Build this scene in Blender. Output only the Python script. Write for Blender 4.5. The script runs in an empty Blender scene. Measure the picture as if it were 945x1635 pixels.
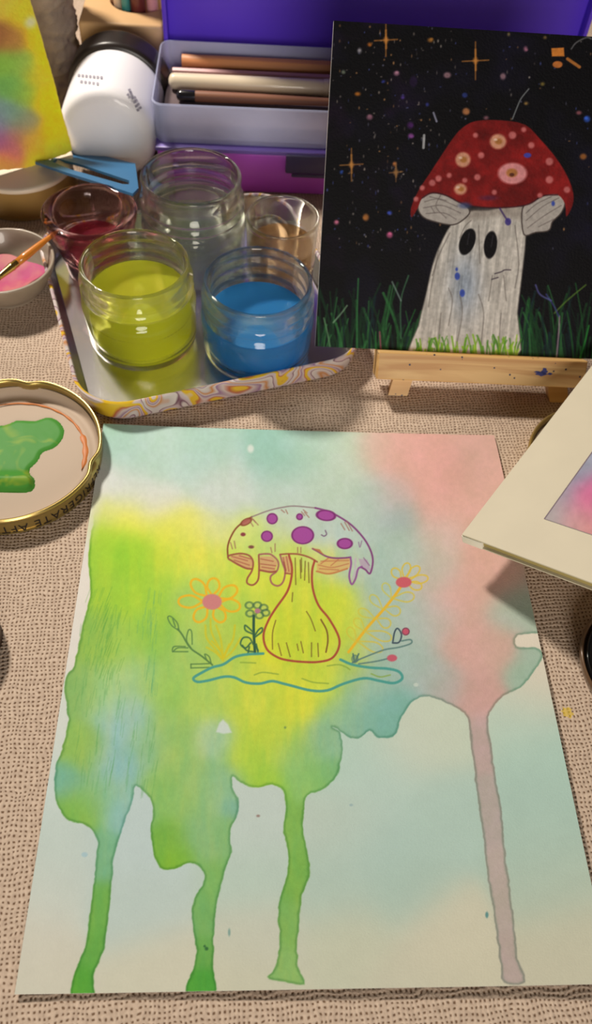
import bpy, bmesh, math, random
import numpy as np
from mathutils import Vector, Matrix
random.seed(7); np.random.seed(7)
PI = math.pi
S = bpy.context.scene
COL = S.collection

# ------------------------------------------------------------------ camera
CR = np.array([[0.9983140824589629, -0.01857672141209061, 0.0549899825940737],
               [0.01651193944998497, -0.8173625203046373, -0.5758870256021154],
               [0.0556448436040482, 0.5758241188269462, -0.8156777767951338]])
CC = np.array([0.07667858613237961, -0.0256410543164213, 0.32263914660061627])
F = 1290.0; CX, CY = 472.5, 817.5
cam = bpy.data.objects.new('camera', bpy.data.cameras.new('camera')); COL.objects.link(cam)
cam.data.sensor_fit = 'VERTICAL'; cam.data.sensor_height = 24.0
cam.data.lens = F / 1635.0 * 24.0
cam.data.clip_start = 0.01
cam.data.dof.use_dof = True; cam.data.dof.focus_distance = 0.34; cam.data.dof.aperture_fstop = 9.0
cam.matrix_world = Matrix(((CR[0][0], -CR[1][0], -CR[2][0], CC[0]), (CR[0][1], -CR[1][1], -CR[2][1], CC[1]),
                           (CR[0][2], -CR[1][2], -CR[2][2], CC[2]), (0, 0, 0, 1)))
S.camera = cam
# ------------------------------------------------------------------ light, exposure
S.view_settings.view_transform = 'Standard'; S.view_settings.look = 'None'
S.view_settings.gamma = 1.0; S.view_settings.use_curve_mapping = False
S.view_settings.exposure = 0.0
w = bpy.data.worlds.new('world'); S.world = w; w.use_nodes = True
w.node_tree.nodes['Background'].inputs[0].default_value = (1.0, 0.86, 0.72, 1)
w.node_tree.nodes['Background'].inputs[1].default_value = 0.06
def area(name, loc, target, size, power, col):
    l = bpy.data.lights.new(name, 'AREA'); l.shape = 'DISK'; l.size = size; l.energy = power; l.color = col
    o = bpy.data.objects.new(name, l); COL.objects.link(o); o.location = loc
    o.rotation_euler = (Vector(target) - Vector(loc)).to_track_quat('-Z', 'Y').to_euler()
    return o
area('ceiling_light', (-0.40, 0.82, 0.84), (0.08, 0.22, 0), 0.13, 15.0, (1.0, 0.91, 0.80))
area('front_fill', (0.20, -1.05, 0.42), (0.08, 0.3, 0.05), 0.5, 11.0, (1.0, 0.92, 0.82))  # unseen fill, set low in front to brighten faces turned to the camera

# ------------------------------------------------------------------ pixel geometry of the photograph on real planes
def ray(x, y): return CR.T @ np.array([(x - CX) / F, (y - CY) / F, 1.0])
def at(x, y, z=0.0):
    v = ray(x, y); return CC + (z - CC[2]) / v[2] * v
def aty(x, y, Y):
    v = ray(x, y); return CC + (Y - CC[1]) / v[1] * v
def onplane(x, y, p0, n):
    v = ray(x, y); return CC + np.dot(np.array(p0) - CC, n) / np.dot(v, n) * v
def project(P):
    q = (P - CC) @ CR.T
    return CX + F * q[..., 0] / q[..., 2], CY + F * q[..., 1] / q[..., 2]

# ------------------------------------------------------------------ materials
def lin(c):
    c = np.asarray(c, float) / 255.0
    return np.where(c <= 0.04045, c / 12.92, ((c + 0.055) / 1.055) ** 2.4)
ALB = np.array([0.98, 1.02, 1.10])      # measured colour under the lamps -> surface colour
def alb(c): return tuple(np.clip(lin(c) * ALB, 0, 0.92)) + (1,)
def mat(name, col, rough=0.5, metal=0.0, spec=0.5, trans=0.0, ior=1.45, coat=0.0, alpha=1.0, noise=0.0, nscale=60, bump=0.0, bscale=200):
    m = bpy.data.materials.new(name); m.use_nodes = True
    nt = m.node_tree; b = nt.nodes['Principled BSDF']
    b.inputs['Base Color'].default_value = alb(col); b.inputs['Roughness'].default_value = rough
    b.inputs['Metallic'].default_value = metal; b.inputs['Specular IOR Level'].default_value = spec
    b.inputs['Transmission Weight'].default_value = trans; b.inputs['IOR'].default_value = ior
    b.inputs['Coat Weight'].default_value = coat; b.inputs['Alpha'].default_value = alpha
    if noise or bump:
        tc = nt.nodes.new('ShaderNodeTexCoord'); 
    if noise:
        n = nt.nodes.new('ShaderNodeTexNoise'); n.inputs['Scale'].default_value = nscale; n.inputs['Detail'].default_value = 4
        nt.links.new(tc.outputs['Object'], n.inputs['Vector'])
        r = nt.nodes.new('ShaderNodeValToRGB'); a = np.array(alb(col)[:3])
        r.color_ramp.elements[0].color = tuple(a * (1 - noise)) + (1,); r.color_ramp.elements[1].color = tuple(np.clip(a * (1 + noise), 0, 1)) + (1,)
        r.color_ramp.elements[0].position = .3; r.color_ramp.elements[1].position = .7
        nt.links.new(n.outputs['Fac'], r.inputs['Fac']); nt.links.new(r.outputs['Color'], b.inputs['Base Color'])
    if bump:
        n2 = nt.nodes.new('ShaderNodeTexNoise'); n2.inputs['Scale'].default_value = bscale; n2.inputs['Detail'].default_value = 3
        nt.links.new(tc.outputs['Object'], n2.inputs['Vector'])
        bp = nt.nodes.new('ShaderNodeBump'); bp.inputs['Strength'].default_value = bump; bp.inputs['Distance'].default_value = 0.001
        nt.links.new(n2.outputs['Fac'], bp.inputs['Height']); nt.links.new(bp.outputs['Normal'], b.inputs['Normal'])
    return m
def glassmat(name, tint=(0.97, 0.98, 0.96), mixf=0.5, rough=0.0, ior=1.45):
    m = bpy.data.materials.new(name); m.use_nodes = True; nt = m.node_tree; nt.nodes.clear()
    o = nt.nodes.new('ShaderNodeOutputMaterial'); mx = nt.nodes.new('ShaderNodeMixShader')
    t = nt.nodes.new('ShaderNodeBsdfTransparent'); g = nt.nodes.new('ShaderNodeBsdfGlass')
    t.inputs[0].default_value = tint + (1,); g.inputs[0].default_value = tint + (1,)
    g.inputs['Roughness'].default_value = rough; g.inputs['IOR'].default_value = ior
    mx.inputs[0].default_value = mixf
    nt.links.new(t.outputs[0], mx.inputs[1]); nt.links.new(g.outputs[0], mx.inputs[2]); nt.links.new(mx.outputs[0], o.inputs[0])
    return m
def murky(name, col, clear=(1, 1, 1), mixf=0.5, surf=None):
    """paint water: part cloudy pigment (diffuse + translucent), part clear tinted water, with a glossy surface"""
    m = bpy.data.materials.new(name); m.use_nodes = True; nt = m.node_tree; nt.nodes.clear()
    o = nt.nodes.new('ShaderNodeOutputMaterial')
    d = nt.nodes.new('ShaderNodeBsdfDiffuse'); tr = nt.nodes.new('ShaderNodeBsdfTranslucent'); t = nt.nodes.new('ShaderNodeBsdfTransparent')
    gl = nt.nodes.new('ShaderNodeBsdfGlossy'); gl.inputs['Roughness'].default_value = 0.03
    d.inputs[0].default_value = alb(col); tr.inputs[0].default_value = alb(col); t.inputs[0].default_value = tuple(clear) + (1,)
    m1 = nt.nodes.new('ShaderNodeMixShader'); m1.inputs[0].default_value = 0.45
    nt.links.new(d.outputs[0], m1.inputs[1]); nt.links.new(tr.outputs[0], m1.inputs[2])
    m2 = nt.nodes.new('ShaderNodeMixShader'); m2.inputs[0].default_value = mixf
    nt.links.new(t.outputs[0], m2.inputs[1]); nt.links.new(m1.outputs[0], m2.inputs[2])
    fr = nt.nodes.new('ShaderNodeFresnel'); fr.inputs[0].default_value = 1.2
    m3 = nt.nodes.new('ShaderNodeMixShader')
    nt.links.new(fr.outputs[0], m3.inputs[0]); nt.links.new(m2.outputs[0], m3.inputs[1]); nt.links.new(gl.outputs[0], m3.inputs[2])
    nt.links.new(m3.outputs[0], o.inputs[0])
    return m
def vcol_mat(name, rough=0.75, bump=0.15, bscale=1500, spec=0.3, coat=0.0):
    m = bpy.data.materials.new(name); m.use_nodes = True; nt = m.node_tree; b = nt.nodes['Principled BSDF']
    a = nt.nodes.new('ShaderNodeVertexColor'); a.layer_name = 'paint'
    nt.links.new(a.outputs[0], b.inputs['Base Color']); b.inputs['Roughness'].default_value = rough
    b.inputs['Specular IOR Level'].default_value = spec; b.inputs['Coat Weight'].default_value = coat
    tc = nt.nodes.new('ShaderNodeTexCoord'); n = nt.nodes.new('ShaderNodeTexNoise'); n.inputs['Scale'].default_value = bscale; n.inputs['Detail'].default_value = 3
    bp = nt.nodes.new('ShaderNodeBump'); bp.inputs['Strength'].default_value = bump; bp.inputs['Distance'].default_value = 0.0005
    nt.links.new(tc.outputs['Object'], n.inputs['Vector']); nt.links.new(n.outputs['Fac'], bp.inputs['Height']); nt.links.new(bp.outputs['Normal'], b.inputs['Normal'])
    return m

# ------------------------------------------------------------------ object helpers
def link(name, me, m, parent=None, smooth=False, loc=(0, 0, 0)):
    """link mesh (verts in world coordinates) as one object; origin moved to loc or to the parent's place"""
    o = bpy.data.objects.new(name, me); COL.objects.link(o)
    off = Vector((0, 0, 0))
    if parent is not None:
        q = parent
        while q is not None: off = off + q.location; q = q.parent
        o.parent = parent
        me.transform(Matrix.Translation(-off))
    else:
        me.transform(Matrix.Translation(-Vector(loc))); o.location = loc
    if m is not None and not me.materials:
        for mm in (m if isinstance(m, (list, tuple)) else [m]): me.materials.append(mm)
    if smooth is True:
        me.polygons.foreach_set('use_smooth', [True] * len(me.polygons))
    elif smooth:
        me.set_sharp_from_angle(angle=math.radians(smooth)); me.polygons.foreach_set('use_smooth', [True] * len(me.polygons))
    me.update()
    return o
def from_bm(name, bm, m, parent=None, smooth=False, loc=(0, 0, 0)):
    me = bpy.data.meshes.new(name)
    bmesh.ops.recalc_face_normals(bm, faces=bm.faces)
    bm.to_mesh(me); bm.free()
    return link(name, me, m, parent, smooth, loc)
def thing(name, label, cat, loc, group=None):
    o = bpy.data.objects.new(name, None); COL.objects.link(o); o.location = loc; o.empty_display_size = 0.02
    o['label'] = label; o['category'] = cat
    if group: o['group'] = group
    return o
def tag(o, label, cat, group=None):
    o['label'] = label; o['category'] = cat
    if group: o['group'] = group
    return o
def structure(o): o['kind'] = 'structure'; return o
def add_box(bm, lo, hi, bev=0.0, M=None, seg=2):
    lo, hi = np.array(lo, float), np.array(hi, float)
    r = bmesh.ops.create_cube(bm, size=1.0); vs = r['verts']
    bmesh.ops.scale(bm, vec=Vector(hi - lo), verts=vs); bmesh.ops.translate(bm, vec=Vector((lo + hi) / 2), verts=vs)
    if bev:
        es = list({e for v in vs for e in v.link_edges})
        rr = bmesh.ops.bevel(bm, geom=es, offset=bev, segments=seg, affect='EDGES', profile=0.5)
        vs = list({v for f in rr['faces'] for v in f.verts} | {v for v in vs if v.is_valid})
    if M is not None: bmesh.ops.transform(bm, matrix=M, verts=vs)
    return vs
def lathe(bm, prof, c, n=64, M=None, closed=False, a0=0.0):
    rings = []; vs = []
    for r, z in prof:
        if r < 1e-7:
            v = bm.verts.new((0, 0, z)); rings.append([v] * n); vs.append(v)
        else:
            ring = [bm.verts.new((r * math.cos(a0 + 2 * PI * i / n), r * math.sin(a0 + 2 * PI * i / n), z)) for i in range(n)]
            rings.append(ring); vs += ring
    k = len(rings)
    for j in range(k if closed else k - 1):
        A, B = rings[j], rings[(j + 1) % k]
        for i in range(n):
            q = [A[i], A[(i + 1) % n], B[(i + 1) % n], B[i]]
            q = [v for t, v in enumerate(q) if v not in q[:t]]
            if len(q) >= 3: bm.faces.new(q)
    T = Matrix.Translation(Vector(c)) @ (M if M is not None else Matrix.Identity(4))
    bmesh.ops.transform(bm, matrix=T, verts=vs)
    return vs
def smoothprof(pts, k=4):
    """Catmull-Rom through profile points"""
    P = [np.array(p, float) for p in pts]; out = []
    for i in range(len(P) - 1):
        a, b, c, d = P[max(i - 1, 0)], P[i], P[i + 1], P[min(i + 2, len(P) - 1)]
        for j in range(k):
            t = j / k
            out.append(0.5 * ((2 * b) + (-a + c) * t + (2 * a - 5 * b + 4 * c - d) * t * t + (-a + 3 * b - 3 * c + d) * t ** 3))
    out.append(P[-1]); return out
def tube(bm, pts, rad, n=12, cap=True):
    pts = [Vector(p) for p in pts]
    if not isinstance(rad, (list, tuple)): rad = [rad] * len(pts)
    rings = []; prev = None
    for i, p in enumerate(pts):
        t = (pts[min(i + 1, len(pts) - 1)] - pts[max(i - 1, 0)]).normalized()
        u = (prev if prev is not None else (Vector((0, 0, 1)) if abs(t.z) < .9 else Vector((1, 0, 0))))
        u = (u - t * u.dot(t)).normalized(); prev = u; v = t.cross(u)
        rings.append([bm.verts.new(p + (u * math.cos(2 * PI * k / n) + v * math.sin(2 * PI * k / n)) * rad[i]) for k in range(n)])
    for A, B in zip(rings[:-1], rings[1:]):
        for k in range(n): bm.faces.new((A[k], A[(k + 1) % n], B[(k + 1) % n], B[k]))
    if cap: bm.faces.new(rings[0][::-1]); bm.faces.new(rings[-1])
def prism(bm, pts, n, th):
    """solid from a planar outline pts (3D), extruded by -n*th"""
    n = Vector(n).normalized()
    A = [bm.verts.new(Vector(p)) for p in pts]; B = [bm.verts.new(Vector(p) - n * th) for p in pts]
    bm.faces.new(A); bm.faces.new(B[::-1])
    for i in range(len(A)): bm.faces.new((A[i], B[i], B[(i + 1) % len(A)], A[(i + 1) % len(A)]))
def frame(o, x, y, z):
    """4x4 matrix with columns x,y,z,origin"""
    return Matrix(((x[0], y[0], z[0], o[0]), (x[1], y[1], z[1], o[1]), (x[2], y[2], z[2], o[2]), (0, 0, 0, 1)))

# ------------------------------------------------------------------ painting on a fine grid of vertices
def vnoise(X, Y, s, seed):
    """smooth value noise in -1..1"""
    rs = np.random.RandomState(seed); G = rs.rand(256, 256) * 2 - 1
    x = X / s + 50.3; y = Y / s + 70.7
    xi = np.floor(x).astype(int); yi = np.floor(y).astype(int); fx = x - xi; fy = y - yi
    fx = fx * fx * (3 - 2 * fx); fy = fy * fy * (3 - 2 * fy)
    g = lambda a, b: G[a % 256, b % 256]
    return (g(xi, yi) * (1 - fx) + g(xi + 1, yi) * fx) * (1 - fy) + (g(xi, yi + 1) * (1 - fx) + g(xi + 1, yi + 1) * fx) * fy
def fbm(X, Y, s, seed, o=3):
    r = 0; a = 1; t = 0
    for k in range(o): r = r + a * vnoise(X, Y, s / 2 ** k, seed + k); t += a; a *= .55
    return r / t
def curve(pts, k=6, closed=False):
    P = np.array(pts, float)
    if closed: P = np.vstack([P[-1], P, P[0], P[1]])
    else: P = np.vstack([2 * P[0] - P[1], P, 2 * P[-1] - P[-2]])
    out = []
    for i in range(1, len(P) - 2):
        a, b, c, d = P[i - 1], P[i], P[i + 1], P[i + 2]
        for j in range(k):
            t = j / k
            out.append(0.5 * ((2 * b) + (-a + c) * t + (2 * a - 5 * b + 4 * c - d) * t * t + (-a + 3 * b - 3 * c + d) * t ** 3))
    if not closed: out.append(P[-2])
    return np.array(out)
class Sheet:
    """painted surface; X,Y are the drawing coordinates of each vertex"""
    def __init__(s, X, Y, base): s.X, s.Y = X, Y; s.C = np.zeros(X.shape + (3,)); s.C[:] = base
    def box(s, x0, y0, x1, y1, pad):
        return np.nonzero((s.X > x0 - pad) & (s.X < x1 + pad) & (s.Y > y0 - pad) & (s.Y < y1 + pad))[0]
    def blend(s, idx, a, col):
        a = a[:, None]; s.C[idx] = s.C[idx] * (1 - a) + np.asarray(col, float) * a
    def segdist(s, idx, P, closed=False):
        x, y = s.X[idx], s.Y[idx]; D = np.full(len(idx), 1e9); Q = np.vstack([P, P[:1]]) if closed else P
        for (ax, ay), (bx, by) in zip(Q[:-1], Q[1:]):
            dx, dy = bx - ax, by - ay; L = dx * dx + dy * dy + 1e-9
            t = np.clip(((x - ax) * dx + (y - ay) * dy) / L, 0, 1)
            D = np.minimum(D, (x - ax - t * dx) ** 2 + (y - ay - t * dy) ** 2)
        return np.sqrt(D)
    def inside(s, idx, P):
        x, y = s.X[idx], s.Y[idx]; r = np.zeros(len(idx), bool); Q = np.vstack([P, P[:1]])
        for (ax, ay), (bx, by) in zip(Q[:-1], Q[1:]):
            if ay == by: continue
            r ^= ((ay > y) != (by > y)) & (x < (bx - ax) * (y - ay) / (by - ay) + ax)
        return r
    def stroke(s, pts, col, w=3.0, a=1.0, soft=0.7, closed=False, cur=True, k=5):
        P = np.array(pts, float)
        if cur and len(P) > 2: P = curve(P, k, closed)
        idx = s.box(*P.min(0), *P.max(0), w + soft * 3)
        if len(idx) == 0: return
        d = s.segdist(idx, P, closed and not (cur and len(pts) > 2) or closed)
        s.blend(idx, np.clip((w / 2 + soft - d) / (2 * soft), 0, 1) * a, col)
    def fill(s, pts, col, a=1.0, soft=0.8, cur=False, k=4, edge=None, ew=2.0):
        P = np.array(pts, float)
        if cur: P = curve(P, k, True)
        idx = s.box(*P.min(0), *P.max(0), soft * 2 + 2)
        if len(idx) == 0: return
        d = s.segdist(idx, P, True); ins = s.inside(idx, P); sd = np.where(ins, d, -d)
        s.blend(idx, np.clip((sd + soft) / (2 * soft), 0, 1) * a, col)
        if edge is not None: s.blend(idx, np.clip((ew / 2 + .7 - d) / 1.4, 0, 1) * a, edge)
    def oval(s, x, y, rx, ry, col, a=1.0, rot=0.0, soft=0.8, edge=None, ew=1.6):
        idx = s.box(x - max(rx, ry), y - max(rx, ry), x + max(rx, ry), y + max(rx, ry), soft + 3)
        if len(idx) == 0: return
        dx, dy = s.X[idx] - x, s.Y[idx] - y; c, sn = math.cos(rot), math.sin(rot)
        u = dx * c + dy * sn; v = -dx * sn + dy * c
        q = np.sqrt((u / rx) ** 2 + (v / ry) ** 2); sd = (1 - q) * min(rx, ry)
        s.blend(idx, np.clip((sd + soft) / (2 * soft), 0, 1) * a, col)
        if edge is not None: s.blend(idx, np.clip((ew / 2 + .6 - abs(sd)) / 1.2, 0, 1) * a, edge)
def field(X, Y, pts, sig):
    """smooth mix of colour samples (x, y, r, g, b)"""
    out = np.zeros(X.shape + (3,)); W = np.zeros(X.shape) + 1e-12
    for p in pts:
        s_ = p[5] if len(p) > 5 else sig
        wgt = np.exp(-((X - p[0]) ** 2 + (Y - p[1]) ** 2) / (2 * s_ * s_)) + 1e-9 / (1 + ((X - p[0]) ** 2 + (Y - p[1]) ** 2) / 1e4) ** 2
        W += wgt; out += wgt[..., None] * np.array(p[2:5], float)
    return out / W[..., None]
def sheet_object(name, P, nv, nu, C, th, nrm, m, parent=None, loc=None, backcol=(200, 195, 185), flat=False):
    """P: (nv*nu,3) grid positions; solid sheet with skirt and back; colours C (0-255)"""
    idx = np.arange(nv * nu).reshape(nv, nu)
    b = np.concatenate([idx[0, :], idx[1:, -1], idx[-1, -2::-1], idx[-2:0:-1, 0]])
    nb = len(b); top = nv * nu
    ri = np.unique(np.linspace(0, nv - 1, 41).astype(int)); ci = np.unique(np.linspace(0, nu - 1, 41).astype(int)); bi = idx[np.ix_(ri, ci)]; kb = bi.size; o2 = top + 2 * nb; jb = np.arange(kb).reshape(bi.shape) + o2
    V = np.vstack([P, P[b], P[b] - np.asarray(nrm) * th, P[bi.ravel()] - np.asarray(nrm) * th])
    q = np.stack([idx[:-1, :-1], idx[:-1, 1:], idx[1:, 1:], idx[1:, :-1]], -1).reshape(-1, 4)
    k = np.arange(nb); k2 = (k + 1) % nb
    sk = np.stack([top + k, top + nb + k, top + nb + k2, top + k2], -1)
    bq = np.stack([jb[:-1, :-1], jb[1:, :-1], jb[1:, 1:], jb[:-1, 1:]], -1).reshape(-1, 4)
    q = q[:, ::-1]; sk = sk[:, ::-1]; bq = bq[:, ::-1]
    loops = np.concatenate([q.ravel(), sk.ravel(), bq.ravel()])
    nq = len(q) + len(sk) + len(bq); starts = np.arange(nq) * 4
    if flat:
        loops = np.concatenate([q.ravel(), sk.ravel(), (top + nb + k)]); nq = len(q) + len(sk) + 1; starts = np.arange(nq) * 4; V = V[:top + 2 * nb]
    if loc is None: loc = tuple(P.mean(0))
    me = bpy.data.meshes.new(name)
    me.vertices.add(len(V)); me.vertices.foreach_set('co', V.astype(np.float32).ravel())
    me.loops.add(len(loops)); me.loops.foreach_set('vertex_index', loops.astype(np.int32))
    me.polygons.add(nq); me.polygons.foreach_set('loop_start', starts.astype(np.int32))
    me.update(calc_edges=True); me.validate()
    sm = np.zeros(nq, bool); sm[:len(q)] = True; me.polygons.foreach_set('use_smooth', sm)
    ca = me.color_attributes.new('paint', 'FLOAT_COLOR', 'POINT')
    cc = np.ones((len(V), 4), np.float32)
    cc[:top, :3] = np.clip(lin(np.clip(C, 0, 255)) * ALB, 0, .92); cc[top:, :3] = np.clip(lin(backcol) * ALB, 0, .92)
    ca.data.foreach_set('color', cc.ravel())
    return link(name, me, m, parent, False, loc)

# ================================================================== the room and the table
def slab(name, lo, hi, m):
    bm = bmesh.new(); add_box(bm, lo, hi); return structure(from_bm(name, bm, m))
slab('floor', (-2.2, -2.2, -0.78), (2.4, 1.9, -0.75), mat('floor_boards', (96, 70, 48), 0.5, noise=.2, nscale=3))
slab('wall_back', (-2.2, 1.9, -0.78), (2.4, 2.0, 1.8), mat('wall_paint', (120, 100, 82), 0.8, noise=.05, nscale=5))
wood_t = mat('table_wood', (120, 84, 52), 0.45, noise=.2, nscale=12)
tb = thing('table', 'wooden table under the beige woven cloth', 'table', (0.1, 0.4, -0.75))
bm = bmesh.new(); add_box(bm, (-0.62, -0.32, -0.035), (0.82, 1.08, -0.004), .004); from_bm('tabletop', bm, wood_t, tb)
for sx in (-0.57, 0.72):
    for sy in (-0.27, 0.98):
        bm = bmesh.new(); add_box(bm, (sx, sy, -0.75), (sx + .05, sy + .05, -0.035), .004); from_bm('leg', bm, wood_t, tb)

def cloth_material():
    m = bpy.data.materials.new('linen_weave'); m.use_nodes = True; nt = m.node_tree; b = nt.nodes['Principled BSDF']
    N = nt.nodes.new; L = nt.links.new
    tc = N('ShaderNodeTexCoord'); nz = N('ShaderNodeTexNoise'); nz.inputs['Scale'].default_value = 110; nz.inputs['Detail'].default_value = 3
    L(tc.outputs['Object'], nz.inputs['Vector'])
    mx = N('ShaderNodeVectorMath'); mx.operation = 'MULTIPLY_ADD'; mx.inputs[1].default_value = (0.0042,) * 3
    L(nz.outputs['Color'], mx.inputs[0]); L(tc.outputs['Object'], mx.inputs[2])
    mp = N('ShaderNodeMapping'); mp.inputs['Rotation'].default_value = (0, 0, math.radians(-4)); L(mx.outputs[0], mp.inputs[0])
    sp = N('ShaderNodeSeparateXYZ'); L(mp.outputs[0], sp.inputs[0])
    def M(op, a, b_=None):
        n = N('ShaderNodeMath'); n.operation = op
        for i, v in enumerate((a, b_)):
            if v is None: continue
            if isinstance(v, (int, float)): n.inputs[i].default_value = v
            else: L(v, n.inputs[i])
        return n.outputs[0]
    fx = M('MULTIPLY', sp.outputs[0], PI / 0.00180); fy = M('MULTIPLY', sp.outputs[1], PI / 0.00185)
    sx, sy = M('SINE', fx), M('SINE', fy)
    ax, ay = M('ABSOLUTE', sx), M('ABSOLUTE', sy)
    chk = M('MULTIPLY', M('COSINE', M('MULTIPLY', fx, 1.0)), M('COSINE', fy))
    up = M('MULTIPLY_ADD', chk, 0.5); up.node.inputs[2].default_value = 0.5
    # warp thread height where up>0.5, weft otherwise
    h1 = M('MULTIPLY', M('POWER', M('ABSOLUTE', M('COSINE', fx)), 0.6), up)
    h2 = M('MULTIPLY', M('POWER', M('ABSOLUTE', M('COSINE', fy)), 0.6), M('SUBTRACT', 1.0, up))
    h = M('MULTIPLY', M('MAXIMUM', M('MULTIPLY', ax, ay), M('ADD', h1, h2)), 1.0)
    h = M('MULTIPLY_ADD', M('MAXIMUM', ax, ay), 0.75); L(M('MULTIPLY', M('MULTIPLY', ax, ay), 0.25), h.node.inputs[2])
    nf = N('ShaderNodeTexNoise'); nf.inputs['Scale'].default_value = 700; nf.inputs['Detail'].default_value = 3; L(tc.outputs['Object'], nf.inputs['Vector'])
    hh = M('ADD', h, M('MULTIPLY', nf.outputs['Fac'], 0.9))
    bp = N('ShaderNodeBump'); bp.inputs['Strength'].default_value = 1.0; bp.inputs['Distance'].default_value = 0.0004
    L(hh, bp.inputs['Height']); L(bp.outputs[0], b.inputs['Normal'])
    r = N('ShaderNodeValToRGB'); r.color_ramp.elements[0].position = 0.28; r.color_ramp.elements[0].color = alb((120, 94, 72)); r.color_ramp.elements[1].position = 0.66; r.color_ramp.elements[1].color = alb(CLOTH)
    L(h, r.inputs[0])
    r2 = N('ShaderNodeValToRGB'); r2.color_ramp.elements[0].position = .3; r2.color_ramp.elements[0].color = (.84, .80, .76, 1); r2.color_ramp.elements[1].position = .65; r2.color_ramp.elements[1].color = (1.06, 1.04, 1.0, 1)
    n3 = N('ShaderNodeTexNoise'); n3.inputs['Scale'].default_value = 420; n3.inputs['Detail'].default_value = 2; L(tc.outputs['Object'], n3.inputs['Vector']); L(n3.outputs['Fac'], r2.inputs[0])
    mm = N('ShaderNodeMix'); mm.data_type = 'RGBA'; mm.blend_type = 'MULTIPLY'; mm.inputs[0].default_value = 1.0
    L(r.outputs[0], mm.inputs[6]); L(r2.outputs[0], mm.inputs[7])
    # a small spot of yellow paint on the weave
    geo = N('ShaderNodeVectorMath'); geo.operation = 'DISTANCE'; L(tc.outputs['Object'], geo.inputs[0]); geo.inputs[1].default_value = tuple(at(906, 1137))
    sp2 = M('LESS_THAN', M('ADD', geo.outputs['Value'], M('MULTIPLY', nf.outputs['Fac'], 0.004)), 0.0042)
    my = N('ShaderNodeMix'); my.data_type = 'RGBA'; L(M('MULTIPLY', sp2, .7), my.inputs[0]); L(mm.outputs[2], my.inputs[6]); my.inputs[7].default_value = alb((215, 180, 40))
    L(my.outputs[2], b.inputs['Base Color']); b.inputs['Roughness'].default_value = 0.95; b.inputs['Specular IOR Level'].default_value = 0.1
    return m
CLOTH = (204, 182, 160)
bm = bmesh.new()
add_box(bm, (-0.65, -0.35, -0.004), (0.85, 1.1, 0.0))
for (x0, y0, x1, y1) in ((-0.65, -0.353, .85, -0.35), (-0.65, 1.1, .85, 1.103), (-0.653, -0.35, -0.65, 1.1), (.85, -0.35, .853, 1.1)):
    add_box(bm, (x0, y0, -0.22), (x1, y1, 0.0))
tag(from_bm('tablecloth', bm, cloth_material()), 'beige woven linen cloth covering the whole table', 'tablecloth')

# ================================================================== watercolour sheet with the drawn mushroom
PW, PH = 0.205, 0.2536
def paper_z(x, y):
    x = np.asarray(x); y = np.asarray(y)
    t = np.clip(x / PW, 0, 1); s_ = np.clip(y / PH, 0, 1)
    return 0.0008 + 0.0040 * t ** 4 * (1 - s_) ** 0.3 + 0.0022 * (1 - s_) ** 8 * (0.3 + 0.7 * np.sin(PI * t) ** 2) + 0.0016 * s_ ** 8 * (1 - t) ** 2 + 0.001 * (1 - t) ** 8
nu, nv = 800, 900
gu, gv = np.meshgrid(np.linspace(0, PW, nu), np.linspace(PH, 0, nv))
gx, gy = gu.ravel(), gv.ravel()
X, Y = project(np.stack([gx, gy, np.zeros_like(gx)], -1))
sh = Sheet(X, Y, (214, 210, 196))
# pale underwash
pale = [(60,1560,203,199,178),(40,1500,205,202,184),(80,1350,190,203,192),(60,1420,196,203,190),(220,1450,185,200,190),(250,1550,203,200,176),(220,1340,186,202,196),
 (400,1400,182,200,184),(400,1320,190,203,192),(410,1500,196,198,178),(400,1570,200,198,172),(600,1250,182,204,190),(650,1180,198,206,186),(700,1160,196,205,182),(600,1350,172,197,184),(560,1320,186,200,184),
 (700,1300,176,199,184),(540,1420,176,196,180),(640,1420,172,194,178),(560,1500,196,198,172),(700,1500,206,201,175),(650,1580,200,197,172),(730,1560,204,199,172),
 (840,1150,178,204,186),(880,1200,172,199,182),(860,1280,170,196,180),(860,1350,172,195,178),(880,1420,178,194,174),(900,1500,196,194,168),(890,1560,198,194,168),
 (850,1110,210,202,180),(880,1080,214,203,180),(840,1028,218,208,188),(130,950,222,214,200),(150,830,218,212,200),(130,1020,218,212,200),(90,1150,206,210,198),(70,1250,196,208,198),
 (170,760,214,214,202),(560,1200,180,204,186)]
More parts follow.
